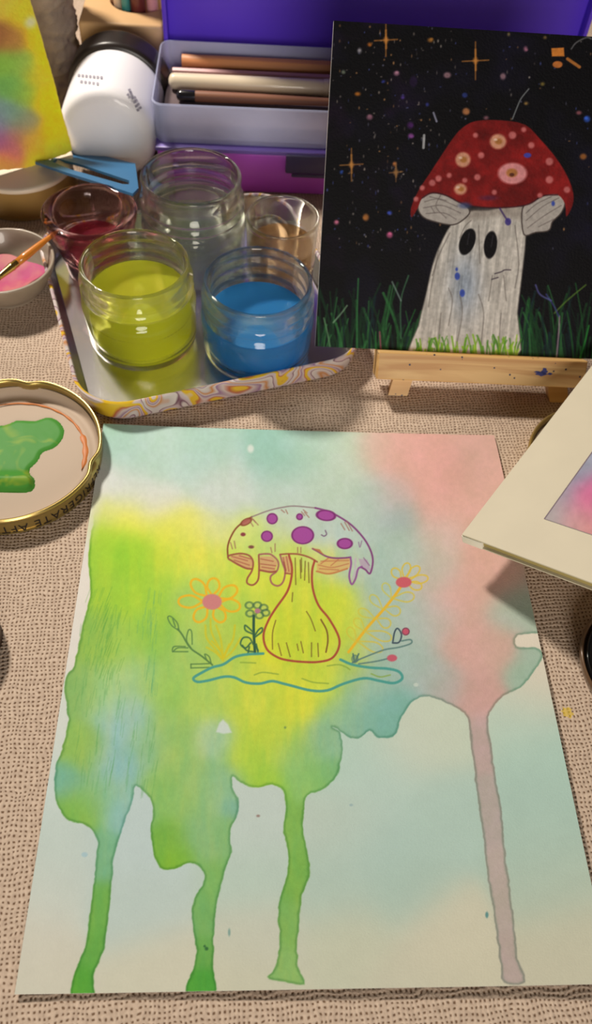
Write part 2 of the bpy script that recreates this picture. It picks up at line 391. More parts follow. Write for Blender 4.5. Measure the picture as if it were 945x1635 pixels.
wash = [(175,700,160,200,178,25),(200,720,170,203,185,25),(175,765,212,214,204,14),(200,790,208,212,200,25),(260,730,180,208,190),(330,720,168,202,184),(440,735,148,194,176),(500,720,172,203,182),(550,730,190,206,178),
 (360,785,200,210,196),(450,790,188,206,188),(540,790,185,205,182),(250,805,212,213,196,22),(600,720,218,178,158,20),(640,730,225,168,152),(700,760,226,166,150),(770,730,222,172,155),(630,790,200,175,165,18),(700,810,224,168,152),
 (780,800,220,170,152),(780,860,216,166,148),(700,860,208,184,168,22),(640,830,158,176,170,18),(600,800,178,196,184,22),(640,880,172,194,176),(690,920,196,184,168,22),
 (170,822,212,218,110,14),(205,832,232,230,62,20),(260,845,232,230,66,20),(300,850,226,224,96,20),(340,850,214,218,140,18),(160,870,176,214,52,20),(190,880,150,208,38,22),(225,890,160,212,45,22),(270,890,208,222,58,20),(310,880,222,225,66,22),(350,900,200,218,76,22),
 (395,850,206,222,110,18),(420,870,190,214,100,18),(450,850,196,208,170,18),(500,840,186,202,184,18),(460,880,200,218,80,16),(540,850,180,200,185,20),
 (165,940,160,204,50,25),(210,950,166,212,46,25),(260,950,178,214,56,25),(320,960,176,212,90,25),(380,930,208,222,60,22),(390,980,176,210,70,22),
 (150,1020,142,188,70,25),(200,1030,158,204,76,25),(250,1010,142,198,62,25),(300,1030,160,202,98,25),(350,1020,186,208,70,25),(290,960,140,194,100,12),
 (130,1100,138,184,92,22),(175,1110,160,204,120,22),(200,1140,150,192,186,25),(190,1220,142,188,178,25),(215,1080,158,200,130,22),(235,1190,140,190,140,18),(130,1200,146,190,80,22),(110,1250,120,178,140,16),(130,1290,128,186,70,20),(160,1270,138,190,130,20),(200,1290,138,188,178,20),
 (100,1240,104,176,150,12),(260,1100,152,200,84,25),(270,1180,150,194,96,25),(260,1270,140,192,90,25),(310,1260,146,192,106,25),(285,1370,124,186,44,16),(270,1340,122,182,60,18),(320,1340,138,188,120,22),(355,1260,142,190,140,22),(345,1180,166,200,150,18),(330,1110,176,208,86,25),
 (370,1290,120,178,150,10),(360,1330,126,184,110,14),(400,1120,200,216,62,25),(440,1180,192,214,58,25),(400,1200,180,212,60,22),(420,1245,158,206,56,20),(470,1210,150,198,110,22),(500,1240,140,196,100,20),(520,1190,146,190,140,20),(530,1235,124,184,110,12),
 (470,1110,214,220,52,22),(520,1100,196,218,56,22),(540,1140,150,196,140,18),(480,950,206,218,56,22),(440,1000,206,218,44,25),(500,1010,200,216,46,25),(545,960,208,222,50,20),(560,1000,200,216,60,18),(520,900,200,212,110,18),(560,910,176,200,170,18),
 (600,900,168,194,178,22),(600,950,166,192,174,22),(610,1010,168,190,168,22),(560,1060,190,210,74,20),(600,1070,156,188,168,22),(570,1110,150,190,160,22),(600,1150,122,180,160,22),(640,1130,124,180,164,20),(560,1160,140,184,150,18),(640,1060,158,186,170,22),
 (670,1000,176,190,178,25),(680,1080,168,182,170,22),(730,960,214,168,152,25),(740,1030,212,164,150,25),(790,1040,206,166,148,22),(760,1110,206,160,148,22),(710,1100,180,172,162,18),(810,980,170,182,162,20),(840,980,164,182,160,20),(830,1080,156,184,160,16),(840,1045,160,184,162,12),
 (780,930,214,166,148,25),(830,910,204,168,148,20),(860,940,176,178,158,20),(700,990,200,180,168,18),
 (165,1370,118,180,130,20),(160,1450,112,178,72,20),(145,1510,100,172,66,20),(132,1575,88,170,50,20),(340,1410,120,182,92,20),(325,1470,116,178,92,18),(325,1520,104,172,72,15),(322,1575,76,166,52,15),
 (470,1330,130,186,78,20),(475,1400,124,182,72,20),(465,1480,130,184,86,20),(462,1550,136,186,96,20),(765,1180,190,164,156,20),(780,1300,180,166,156,20),(800,1420,184,168,156,25),(812,1550,182,164,152,20)]
C0 = field(X, Y, pale, 38); C1 = field(X, Y, wash, 28)
mot = fbm(X, Y, 26, 3, 4)[:, None]; ver = fbm(X * 2.2, Y * .55, 30, 17, 4)[:, None] * np.clip((620 - X) / 60, 0, 1)[:, None] * np.clip((Y - 830) / 60, 0, 1)[:, None]; gran = fbm(X, Y, 5, 11, 2)[:, None]
C0 = C0 * (1 + 0.012 * mot + .006 * gran); C1 = C1 * (1 + 0.035 * mot * np.array([1.2, .6, 1.5]) + .022 * gran + .08 * ver * np.array([1.3, .3, -.5]))
lum = C1.mean(1, keepdims=True); C1 = C1 * .9 + lum * .1
outline = [(147,852),(142,900),(145,945),(137,985),(128,1025),(119,1066),(110,1078),(104,1100),(110,1150),(100,1200),(90,1225),(88,1260),(94,1290),(112,1312),(135,1318),(150,1330),(156,1350),
 (151,1400),(143,1465),(136,1515),(122,1550),(115,1592),(152,1592),(150,1562),(168,1515),(172,1480),(180,1400),(184,1365),(198,1320),(212,1280),(218,1256),(236,1272),(244,1290),(241,1330),(247,1370),(262,1391),(285,1386),(303,1379),(322,1388),(326,1405),(312,1435),(306,1455),(310,1490),(313,1535),(296,1592),
 (344,1592),(341,1545),(343,1470),(352,1420),(361,1385),(370,1362),(367,1330),(380,1300),(380,1275),(371,1258),(371,1240),(385,1252),(405,1259),(435,1254),(452,1264),(455,1290),(452,1330),(460,1370),(455,1405),(443,1450),(446,1500),(440,1545),(425,1562),(445,1568),(485,1574),(474,1540),(477,1470),(482,1430),(494,1395),(488,1350),(484,1310),(490,1272),(515,1262),(538,1240),(546,1200),(542,1170),(530,1163),
 (547,1172),(560,1181),(578,1178),(590,1168),(600,1178),(616,1181),(632,1172),(640,1148),(656,1126),(676,1115),(700,1120),(722,1132),(744,1150),(750,1200),(758,1260),(766,1320),(775,1400),(787,1480),(795,1545),(800,1570),(834,1570),(822,1530),(815,1460),(805,1380),(798,1300),(785,1220),(777,1160),(784,1136),(800,1115),(828,1102),(846,1082),(862,1052),(850,1040),(822,1037),(824,1020),(860,1018),(905,1010),(880,600),(140,600),(150,700),(168,740),(158,800)]
P = curve(outline, 3, True)
wx = X + 2.2 * fbm(X, Y, 14, 21, 3); wy = Y + 2.2 * fbm(X, Y, 14, 31, 3)
sw = Sheet(wx, wy, (0, 0, 0)); allidx = np.arange(len(X))
near = sw.box(85, 600, 925, 1600, 4); dd = np.full(len(X), 60.0); ins = np.zeros(len(X), bool)
dd[near] = sw.segdist(near, P, True); ins[near] = sw.inside(near, P)
sd = np.where(ins, dd, -dd)
a = np.clip((sd + 0.9) / 1.8, 0, 1)
soft = np.clip((sd + 14) / 28, 0, 1)
topleft = np.clip((880 - Y) / 60, 0, 1) * np.clip((230 - X) / 20, 0, 1)     # wet edge there: no hard border
a = a * (1 - topleft) + soft * topleft
edge = np.exp(-((sd - 1.5) / 2.2) ** 2) * (1 - topleft)                      # pigment gathers along the dried border
drk = C1 * (1 - 0.20 * edge[:, None] * np.array([1.25, .8, 1.0]))
C = C0 * (1 - a[:, None]) + drk * a[:, None]
sh.C = C
# coloured pencil shading over the green wash
for k in range(150):
    x = 120 + random.random() * 130; y = 1000 + random.random() * 280
    if x < 120 + (y - 1000) * -.1 + 5 or (190 < x < 250 and y < 1160 and random.random() < .6): continue
    l = 12 + random.random() * 26; s_ = random.uniform(-.25, -.05)
    sh.stroke([(x, y), (x + l * -s_, y - l)], (82, 150, 78), 1.2, .28, cur=False)
for k in range(60):
    x = random.gauss(165, 14); y = random.uniform(960, 1090); sh.stroke([(x, y), (x + 8, y - 22)], (86, 150, 60), 1.3, .3, cur=False)
for k in range(45):
    x = random.gauss(240, 6); y = random.uniform(960, 1120); sh.stroke([(x, y), (x + 2, y - 20)], (92, 160, 110), 1.5, .25, cur=False)
sh.fill([(345,1170),(350,1156),(356,1150),(364,1158),(370,1171),(357,1173)], (203, 212, 204), .9, 1.5)
sh.oval(400, 719, 5, 6, (212, 218, 206), .9, soft=2); sh.oval(455, 1163, 2, 2, (90,120,80), .6)
for (x, y, rx, ry, c) in ((412,1304,3,2,(140,110,100)),(366,1490,2,6,(110,150,140)),(774,1463,2.5,5,(70,130,130)),(330,1516,3,3,(40,90,50)),(327,1512,2,2,(40,90,50)),(136,1366,5,4,(160,190,195)),(560,1287,3,2,(150,175,175)),(620,1090,2,2,(130,170,150)),(663,1096,4,3,(196,206,192))):
    sh.oval(x, y, rx, ry, c, .8)
# ---- ink and gel pen drawing
BR, BR2, PU, PL = (128, 66, 40), (150, 78, 62), (122, 52, 112), (168, 82, 150)
def S_(p, c, w=2.4, a=.95, **k): sh.stroke(p, c, w, a, **k)
# under the cap
sh.fill([(366,890),(384,887),(402,893),(404,904),(396,911),(380,904)], (206, 146, 112), .8)
sh.fill([(415,890),(434,890),(443,900),(438,916),(415,913)], (206, 146, 112), .75)
sh.fill([(450,890),(462,890),(465,916),(454,917)], (206, 146, 112), .75)
sh.fill([(505,902),(524,892),(559,893),(559,908),(528,918),(506,914)], (212, 168, 98), .8)
sh.fill([(572,894),(586,896),(592,915),(575,906)], (178, 140, 170), .6)
S_([(364,892),(363.5,875),(369,858),(380,842),(402,827)], BR, 2.6)
S_([(402,827),(429,817),(451,812),(470,810),(503,813)], (138, 118, 118), 2)
S_([(503,813),(522,818),(539,826),(561,841),(581,863),(592,884),(594.5,901),(590,918),(583,912),(576,908)], PU, 2.8)
S_([(364,890),(368,888),(384,885.5),(398,889),(404,899),(402,913),(395,925),(395,933),(404,935.5),(412,927),(413.5,908),(413,888)], BR2, 2.8)
S_([(414,887),(425,886),(434,888),(444,899),(442,913),(432,922),(434,933),(444,937),(452,930),(455,914),(451,901),(447,888)], (158, 92, 92), 2.8)
S_([(365,894),(380,903),(393,909),(402,910)], BR2, 3); S_([(415,912),(431,915),(440,914)], BR2, 3); S_([(455,917),(464,918)], BR2, 2.4)
for q in ([(370,890),(395,897)],[(374,896),(398,904)],[(416,894),(436,898)],[(416,902),(440,905)],[(418,907),(438,910)],[(382,889),(400,894)],[(452,892),(456,914)],[(457,890),(461,914)]):
    S_(q, (160, 84, 66), 1.6, .8, cur=False)
S_([(447,887),(462,886),(478,887),(494,892),(506,899)], BR2, 2.6)
S_([(499,878),(506,882),(520,890),(533,893),(548,893),(559,892)], PU, 2.6); sh.fill([(497,877),(510,879),(518,889)], (176, 108, 70), .9)
S_([(559,892),(560,903),(557,922),(561,935),(567,926),(571,911),(577,907)], (140, 78, 140), 3)
S_([(505,914),(526,918),(554,910)], (190, 120, 70), 2.6)
for q in ([(512,898),(556,897)],[(508,904),(530,908),(556,902)],[(510,910),(540,912)],[(524,893),(512,902)],[(540,895),(528,905)]): S_(q, (180, 108, 76), 1.6, .8)
S_([(567,894),(566,915),(562,928)], (190, 160, 190), 2.5, .6); S_([(580,893),(589,905)], PU, 1.6, .6)
# stem
S_([(461,888),(465.5,905),(465,924),(458,947),(440,973),(428,993),(420.5,1016),(426,1038),(443,1051),(461,1056),(485,1058.5),(508,1058.5),(529,1053),(540,1037),(540,1018),(525,990),(508,968),(499,941),(498,914),(502,897)], (162, 66, 52), 3.4)
S_([(453,899),(456,912)], BR2, 2); 
for q in ([(471,893),(472,935)],[(479,896),(480,925)],[(487,898),(486,928)],[(492,900),(493,932)],[(467,948),(466,962)],[(481,893),(481,915)],
          [(489,978),(496,990),(503,1009)],[(512,991),(521,1008),(523,1025),(520,1043)],[(440,992),(435,1012),(435,1038)],[(444,1029),(449,1048)],[(457,1028),(463,1050)],[(480,1026),(484,1044)],[(497,1028),(497,1050)],[(507,1029),(508,1050)],[(474,1030),(476,1040)]):
    S_(q, (112, 86, 36), 1.7, .85)
S_([(512,991),(521,1008),(523,1025),(520,1043)], (120, 80, 40), 2.4, .8)
# spots of the cap
for (x, y, rx, ry, r) in ((434.4,830,8,8,0),(426,858,8.5,8,0),(483,856.5,17,13.5,0),(520,825,14.5,8,.1),(550,870,11.5,8,0),(478,827,4.5,4.5,0)):
    sh.oval(x, y, rx + 1.5, ry + 1.5, (215, 205, 190), .35, r); sh.oval(x, y, rx, ry, (158, 66, 146), .95, r, edge=(118, 40, 104), ew=2.2)
sh.oval(393, 835, 9, 4.5, (168, 92, 84), .9, -.5, edge=BR); sh.oval(388, 855, 4, 3, (130, 50, 60), .95); sh.oval(401, 875, 4.5, 2.6, (120, 66, 60), .95)
S_([(513,856),(517,858),(521,855),(519,849)], (110, 80, 110), 1.8); S_([(572,868),(574,876),(577,866)], (140, 110, 140), 1.5)
for q in ([(399,834),(404,842)],[(404,831),(412,840)],[(368,868),(371,878)],[(374,866),(376,877)],[(401,828),(408,836)],[(432,876),(434,884)],[(439,870),(439,882)],[(475,876),(475,884)],[(480,876),(480,884)],
          [(449,816),(454,820)],[(456,816),(459,822)],[(481,819),(486,825)],[(486,820),(493,828)],[(544,838),(550,848)],[(550,836),(557,849)],[(553,834),(562,850)],[(484,816),(490,821)]):
    S_(q, (150, 100, 84), 1.7, .8, cur=False)
# orange flower
OR = (232, 176, 34)
def petal(cx, cy, tx, ty, wd, col, w=3.0, a=.9, start=.25):
    c = np.array([cx, cy], float); t = np.array([tx, ty], float); d = t - c; n = np.array([-d[1], d[0]]) / np.hypot(*d)
    b0 = c + d * start
    sh.stroke([b0, c + d * .6 + n * wd, c + d * .9 + n * wd * .75, t, c + d * .9 - n * wd * .75, c + d * .6 - n * wd, b0], col, w, a, k=6)
for (tx, ty) in ((307,928),(342,925),(378,940),(383,971),(356,994),(312,993),(285,962)): petal(338, 962, tx, ty, 9.5, OR, 3.6)
sh.oval(338.5, 962.5, 15.5, 12.5, (200, 126, 122), 1, soft=1.2)
for q in ([(336,990),(338,1012),(352,1040),(357,1054)],[(328,1000),(330,1020),(345,1040),(354,1052)],[(375,1000),(372,1022),(362,1040),(356,1052)],[(345,1000),(352,1020),(356,1048)],[(330,1035),(345,1044),(356,1056)],[(384,1020),(372,1040),(360,1052)],[(338,1025),(352,1040)],[(366,1030),(358,1050)]):
    S_(q, (206, 190, 34), 3.2, .7)
# dark green flower
DG = (34, 76, 62)
for (cx, cy) in ((398,968),(399,981),(411,968),(421,972),(424,980),(414,984)): sh.oval(cx, cy, 6, 5, (176, 196, 110), .5, edge=DG, ew=3.0)
sh.oval(411, 977, 4.5, 4, (176, 116, 130), 1)
S_([(405,985),(405,1010),(407,1044)], DG, 4.2)
for q in ([(405,1012),(397,1004),(391,1000),(392,1008),(404,1014)],[(406,1018),(412,1008),(418,1004),(418,1010),(408,1018)],[(404,1030),(398,1020),(388,1020),(384,1030),(392,1036),(400,1028)],[(404,1042),(394,1040),(387,1032)],[(406,1030),(412,1040)],[(396,1044),(398,1034)],[(412,1044),(409,1030)]):
    S_(q, (52, 96, 66), 2.6, .9)
# twig on the left
TG = (84, 124, 66)
S_([(339,1063),(322,1049),(304,1036),(291,1015),(284,1006)], TG, 2.8)
for q in ([(285,1008),(274,1000),(268,988),(273,986),(283,996),(286,1008)],[(276,990),(280,1002)],[(305,1036),(298,1024),(301,1008),(306,1010),(307,1030)],[(300,1036),(284,1036),(276,1042),(278,1034),(296,1034)],[(276,1042),(300,1042)],[(330,1055),(327,1046),(334,1050),(337,1060)],[(305,1062),(334,1061)],[(305,1068),(334,1067)],[(305,1062),(305,1068)]):
    S_(q, TG, 2.0, .9)
# ground outline
TL = (70, 150, 138)
S_([(420,1045),(392,1046.5),(374,1051),(357,1062),(339,1067),(323,1075),(309,1084),(315,1090),(332,1088),(357,1082),(374,1083),(392,1091),(414,1093),(434,1089),(452,1093),(464,1096),(496,1104),(522,1104),(548,1093.5),(580,1085),(604,1089),(627,1093),(641,1086),(636,1075),(618,1070),(590,1068),(562,1063),(543,1055)], TL, 4.2)
for q in ([(522,1065),(540,1063),(552,1067),(558,1071)],[(482,1085),(500,1091),(524,1093)],[(384,1059),(408,1060)],[(406,1079),(420,1075),(444,1078)],[(592,1078),(606,1083),(622,1080)]):
    S_(q, (130, 160, 60), 2.2, .75)
# orange sprig on the right
S_([(556,1043),(585,1005),(612,975),(632,950),(641,936)], (228, 176, 40), 4.4)
for (bx, by, tx, ty) in ((625,958,660,955),(612,974,638,980),(600,990,622,1001),(582,1010,624,1022),(570,1026,610,1040)): petal(bx, by, tx, ty, 7.5, (206, 186, 70), 2.4, .8, 0)
for (bx, by, tx, ty) in ((624,958,612,934),(610,975,591,953),(598,990,572,976),(582,1010,566,990),(568,1028,556,1004)): petal(bx, by, tx, ty, 6, (206, 190, 60), 2.2, .65, 0)
for (tx, ty) in ((626,911),(650,902),(668,908),(682,926),(672,941)): petal(643, 932, tx, ty, 6.5, (214, 184, 60), 2.4, .85, .2)
sh.oval(643.5, 932.5, 12.5, 8.5, (198, 92, 100), 1)
# berries and leaves on the right
GG = (92, 124, 118)
S_([(562,1060),(580,1052),(612,1040),(636,1036),(655,1030),(654,1024),(640,1026)], GG, 2.4); S_([(572,1062),(600,1058),(618,1054)], GG, 2.4)
S_([(626,1029),(629,1012),(634,1006),(640,1016),(636,1028),(626,1029)], (54, 70, 84), 2.4); S_([(563,1046),(566,1058),(572,1046)], (70, 110, 100), 2.4); sh.oval(566, 1054, 5, 6, (90,120,110), .5, edge=(64,100,100))
sh.oval(646.7, 1011, 5.5, 5.5, (190, 84, 104), 1, edge=(120, 60, 80)); sh.oval(625, 1053, 8, 5.5, (190, 90, 104), 1)
P3 = np.stack([gx, gy, paper_z(gx, gy)], -1)
paper = sheet_object('watercolor_painting', P3, nv, nu, sh.C, 0.0007, (0, 0, 1), vcol_mat('watercolor_paper', .8, .25, 1400, .25), backcol=(216, 212, 200))
tag(paper, 'watercolor sheet with line-drawn spotted mushroom, green and pink drips, lying flat on cloth', 'painting')

# ================================================================== black canvas with the red-capped ghost mushroom, on its easel
A0 = at(503, 553, 0.024); B0 = at(940, 573, 0.024)
ex = (B0 - A0) / np.linalg.norm(B0 - A0); nb = np.array([-ex[1], ex[0], 0.0]); lean = math.radians(33.76)
ey = nb * math.sin(lean) + np.array([0, 0, 1.0]) * math.cos(lean); ez = np.cross(ex, ey)     # ez points to the viewer
CW, CH = 0.154, 0.1504
nu, nv = 560, 560
gu, gv = np.meshgrid(np.linspace(0, CW, nu), np.linspace(CH, 0, nv))
P3 = A0 + gu.ravel()[:, None] * ex + gv.ravel()[:, None] * ey
X, Y = project(P3); cs = Sheet(X, Y, (9, 8, 12))
nz = fbm(X, Y, 60, 5, 3); n2 = fbm(X, Y, 50, 9, 3)
cs.C += np.clip(nz, 0, 1)[:, None] * np.array([10, 8, 22]) + np.clip(n2 - .15, 0, 1)[:, None] * np.array([26, 8, 30]) * np.clip((700 - X) / 100, 0, 1)[:, None]
gr = fbm(X, Y, 5, 77, 2)
rr = random.Random(3)
for k in range(330):
    x, y = rr.uniform(510, 945), rr.uniform(38, 400); c = rr.choice([(150,140,130),(90,90,110),(70,80,140),(150,110,70),(120,110,100)])
    if rr.random() < .45: x = rr.gauss(620, 60)
    cs.oval(x, y, rr.uniform(.6, 1.6), rr.uniform(.6, 2.6), c, rr.uniform(.4, .9))
for (x, y, r, c) in ((574,81,5,(140,135,140)),(590,71,4,(190,110,40)),(687,64,5,(180,120,50)),(633,117,5,(170,120,140)),(714,120,6,(185,140,150)),(803,122,5.5,(170,130,140)),(839,78,5,(170,110,130)),(571,150,5,(200,120,40)),
   (590,187,6,(150,100,120)),(656,217,5.5,(150,80,160)),(744,178,6.5,(200,130,80)),(742,152,5,(60,80,170)),(776,188,4,(150,100,110)),(840,165,4,(140,110,60)),(866,134,4,(150,130,60)),(924,180,4.5,(190,110,120)),(937,190,6,(50,90,190)),
   (931,250,6,(180,110,50)),(584,347,6,(190,120,60)),(537,355,5,(200,110,140)),(622,375,5.5,(190,90,130)),(622,340,5,(60,80,180)),(548,115,4,(130,140,120)),(812,55,3,(160,140,90)),(700,295,4,(200,100,110)),(630,262,4,(180,110,60)),(545,275,3,(50,90,190)),(612,130,3,(60,70,170)),(682,167,3,(70,80,180)),(643,155,4,(70,50,120)),(655,200,7,(66,30,84)),(660,130,10,(40,24,58)),(870,60,3,(150,120,70))):
    cs.oval(x, y, r * rr.uniform(.6, .95), r * rr.uniform(.6, .95), c, .72, soft=1.8); cs.oval(x + rr.uniform(-2, 2), y + rr.uniform(-2, 2), r * .5, r * .4, np.minimum(255, np.array(c) * rr.uniform(.4, 1.3)), .6)
def star(x, y, l, c=(196, 128, 58)):
    cs.stroke([(x, y - l), (x, y + l)], c, 2.2, .6, cur=False); cs.stroke([(x, y - l * .6), (x + .5, y + l * .5)], c, 3.4, .6, cur=False); cs.stroke([(x - l * .7, y + 1), (x + l * .7, y - 1)], c, 2.4, .6, cur=False); cs.oval(x, y, 4, 5, c, .8, soft=2)
star(616, 64, 26); star(759, 97, 30); star(561, 263, 26, (176,120,60)); star(632, 275, 15, (140,100,60))
cs.fill([(880,77),(900,76),(901,90),(881,90)], (196, 118, 48)); cs.oval(890, 103, 8, 5.5, (180,105,50)); cs.stroke([(906,94),(925,107)], (176, 110, 50), 5, .9, cur=False)
cs.stroke([(818,190),(826,170),(832,157),(844,142)], (120,124,124), 2.2, .8); cs.stroke([(912,78),(920,68),(936,60),(944,62)], (110,110,110), 2.5, .7)
cs.stroke([(677,216),(676,236)], (180,180,180), 4, .8, cur=False); cs.stroke([(692,180),(697,194)], (150,150,170), 3, .8, cur=False)
# dark grass
for k in range(300):
    x = rr.uniform(505, 950)
    if 668 < x < 818: continue
    h = rr.uniform(30, 120) * (1 if rr.random() < .5 else .6); s_ = rr.uniform(-.28, .28)
    g = rr.choice([(22,58,30),(30,80,38),(16,42,26),(44,98,52),(18,38,40)]); y0 = 572 + rr.uniform(-4, 6)
    cs.stroke([(x, y0), (x + s_ * h * .4, y0 - h * .55), (x + s_ * h * 1.1, y0 - h)], g, rr.uniform(2, 4.5), rr.uniform(.5, .9), k=3)
for q, c in (([(528,560),(522,528),(517,508)],(90,130,90)),([(532,515),(545,500),(554,488)],(110,140,110)),([(570,560),(570,500),(572,445)],(50,110,60)),([(640,540),(640,480),(652,440)],(60,100,70)),([(640,480),(626,450)],(110,130,120)),([(600,565),(600,530)],(40,110,50)),
             ([(608,560),(606,530)],(150,70,90)),([(888,575),(892,530),(893,505)],(150,130,140)),([(885,500),(905,480),(935,455)],(80,110,40)),([(872,470),(885,490),(892,505)],(60,60,120)),([(925,575),(934,545),(940,520)],(40,130,50)),([(855,455),(862,470),(880,480)],(90,90,150))):
    cs.stroke(q, c, 2.6, .75)
# body
body = [(747,338),(780,336),(834,330),(839,380),(833,440),(826,500),(818,580),(659,580),(668,520),(680,470),(690,425),(702,392),(722,356)]
bc = np.array([184, 177, 167.])
P = curve(body, 3, True); idx = cs.box(*P.min(0), *P.max(0), 3); d = cs.segdist(idx, P, True); i_ = cs.inside(idx, P); sdv = np.where(i_, d, -d)
streak = fbm(cs.X[idx] * 5 + cs.Y[idx] * .6, cs.Y[idx] * .5, 22, 41, 4); bl = np.exp(-((cs.X[idx] - 742) / 24) ** 2 - ((cs.Y[idx] - 455) / 50) ** 2)
colb = bc * (1 + .24 * streak[:, None]) * (1 - .2 * bl[:, None] * np.array([1, .6, 0]))
aa = np.clip((sdv + .8) / 1.6, 0, 1)[:, None]; cs.C[idx] = cs.C[idx] * (1 - aa) + colb * aa
cs.stroke(P, (90, 84, 78), 1.8, .7, closed=True, cur=False)
for q in ([(718,372),(700,410),(690,450),(684,490)],[(700,400),(696,420),(690,440)],[(716,520),(722,480),(716,460)],[(730,545),(738,500),(734,470)],[(768,550),(772,500),(764,470)],[(700,540),(704,500)],[(808,480),(804,440)],[(822,360),(828,420),(822,460)],[(786,440),(780,480)],[(752,352),(742,362),(734,380)],[(800,500),(796,550)],[(764,360),(766,420)]):
    cs.stroke(q, (104, 96, 90), 1.7, .65)
for q in ([(790,437),(800,434),(806,431),(815,431)],[(785,446),(795,443)]): cs.stroke(q, (60, 50, 60), 2, .8)
cs.fill([(748,332),(834,326),(838,352),(800,345),(745,352)], (128, 116, 106), .55, 5)
# cap flaps
for q in ([(667,332),(673,316),(690,308),(712,312),(738,325),(750,338),(738,352),(722,359),(698,355),(676,347)], [(834,333),(850,322),(872,311),(893,309),(902,322),(896,340),(882,354),(876,368),(855,371),(836,374)]):
    cs.fill(q, (164, 156, 148), 1, cur=True, edge=(70, 60, 56))
for q in ([(678,322),(700,318),(730,330)],[(676,332),(705,328),(735,340)],[(680,341),(708,340),(728,350)],[(686,314),(712,320)],[(688,330),(694,340)],[(892,316),(866,330),(840,352)],[(896,328),(868,345),(842,364)],[(880,314),(856,326),(840,340)],[(884,350),(860,362)],[(704,310),(696,330),(712,348)]):
    cs.stroke(q, (104, 94, 90), 1.6, .7)
# cap
cap = [(657,347),(656,332),(668,304),(685,278),(702,252),(722,222),(738,204),(760,193),(800,192),(838,199),(862,222),(886,250),(905,280),(915,308),(914,328),(904,346),(902,326),(890,311),(866,313),(844,326),(812,331),(772,331),(738,325),(712,312),(690,308),(674,316),(666,334)]
P = curve(cap, 3, True); idx = cs.box(*P.min(0), *P.max(0), 3); d = cs.segdist(idx, P, True); i_ = cs.inside(idx, P); sdv = np.where(i_, d, -d)
colc = np.array([118, 24, 24.]) * (1 + .34 * fbm(cs.X[idx], cs.Y[idx], 30, 55, 3)[:, None])
aa = np.clip((sdv + .8) / 1.6, 0, 1)[:, None]; cs.C[idx] = cs.C[idx] * (1 - aa) + colc * aa
cs.stroke([(674,316),(690,308),(712,312),(738,325),(772,331),(812,331),(844,326),(866,313),(890,311)], (60, 24, 30), 2.4, .8)
for (x, y, rx, ry) in ((795,226,13,12),(739,255,12,12),(735,302,10,9)):
    cs.oval(x, y, rx, ry, (196, 138, 110), 1, soft=2); cs.oval(x + 1, y, rx * .45, ry * .4, (160, 104, 50), .9, soft=1.5); cs.oval(x - 4, y - 3, 3, 2, (220, 190, 170), .8)
cs.oval(818, 277, 23, 17, (206, 134, 134), 1, soft=2); cs.oval(817, 276, 9, 7, (170, 110, 60), 1, soft=1.5); cs.oval(817, 279, 4, 3, (80, 40, 30), .9)
for (x, y, r) in ((768,248,5),(848,232,5),(877,258,6),(877,287,6),(762,283,5),(717,280,4),(905,303,5),(836,207,4),(700,285,5),(789,307,4),(759,216,4),(862,312,4),(690,292,5),(674,300,4),(818,216,6),(742,288,4),(664,318,4)):
    cs.oval(x, y, r, r, (190, 106, 104), .9, soft=1.6)
cs.oval(842, 248, 6, 4, (60, 70, 170), .9); cs.oval(780, 316, 14, 4, (70, 40, 80), .5, soft=2); cs.oval(742, 328, 10, 5, (60, 70, 110), .7, soft=2)
cs.stroke([(798,333),(806,346),(812,354)], (60, 44, 90), 3, .8); cs.oval(811, 354, 5, 6, (60, 50, 120), .9)
for (x, y, r) in ((730,441,6),(738,468,6),(883,325,4),(729,430,3),(748,392,2)): cs.oval(x, y, r * .7, r, (50, 70, 160), .9)
# eyes
cs.oval(746, 386, 12, 22, (12, 10, 14), 1, .35); cs.oval(783, 391, 10.5, 22, (12, 10, 14), 1, .12)
cs.stroke([(749,372),(746,390)], (60,58,64), 1.6, .6, cur=False); cs.stroke([(787,376),(784,394)], (60,58,64), 1.6, .6, cur=False)
# bright grass at its foot
for k in range(90):
    x = rr.uniform(656, 832); h = rr.uniform(14, 42); s_ = rr.uniform(-.3, .3); g = rr.choice([(112,158,40),(150,184,60),(86,140,44),(120,170,30),(70,120,40)])
    cs.stroke([(x, 580), (x + s_ * h * .4, 576 - h * .6), (x + s_ * h, 576 - h)], g, rr.uniform(1.6, 3.2), .85, k=3)
cs.C *= 1.08 * (1 + .09 * gr[:, None])
canvas = sheet_object('canvas_painting', P3, nv, nu, cs.C, 0.0035, ez, vcol_mat('acrylic_on_canvas', .6, .4, 900, .12), backcol=(176, 170, 164), flat=True)
tag(canvas, 'black canvas painting of red-capped ghost mushroom, propped on small wooden easel', 'painting')

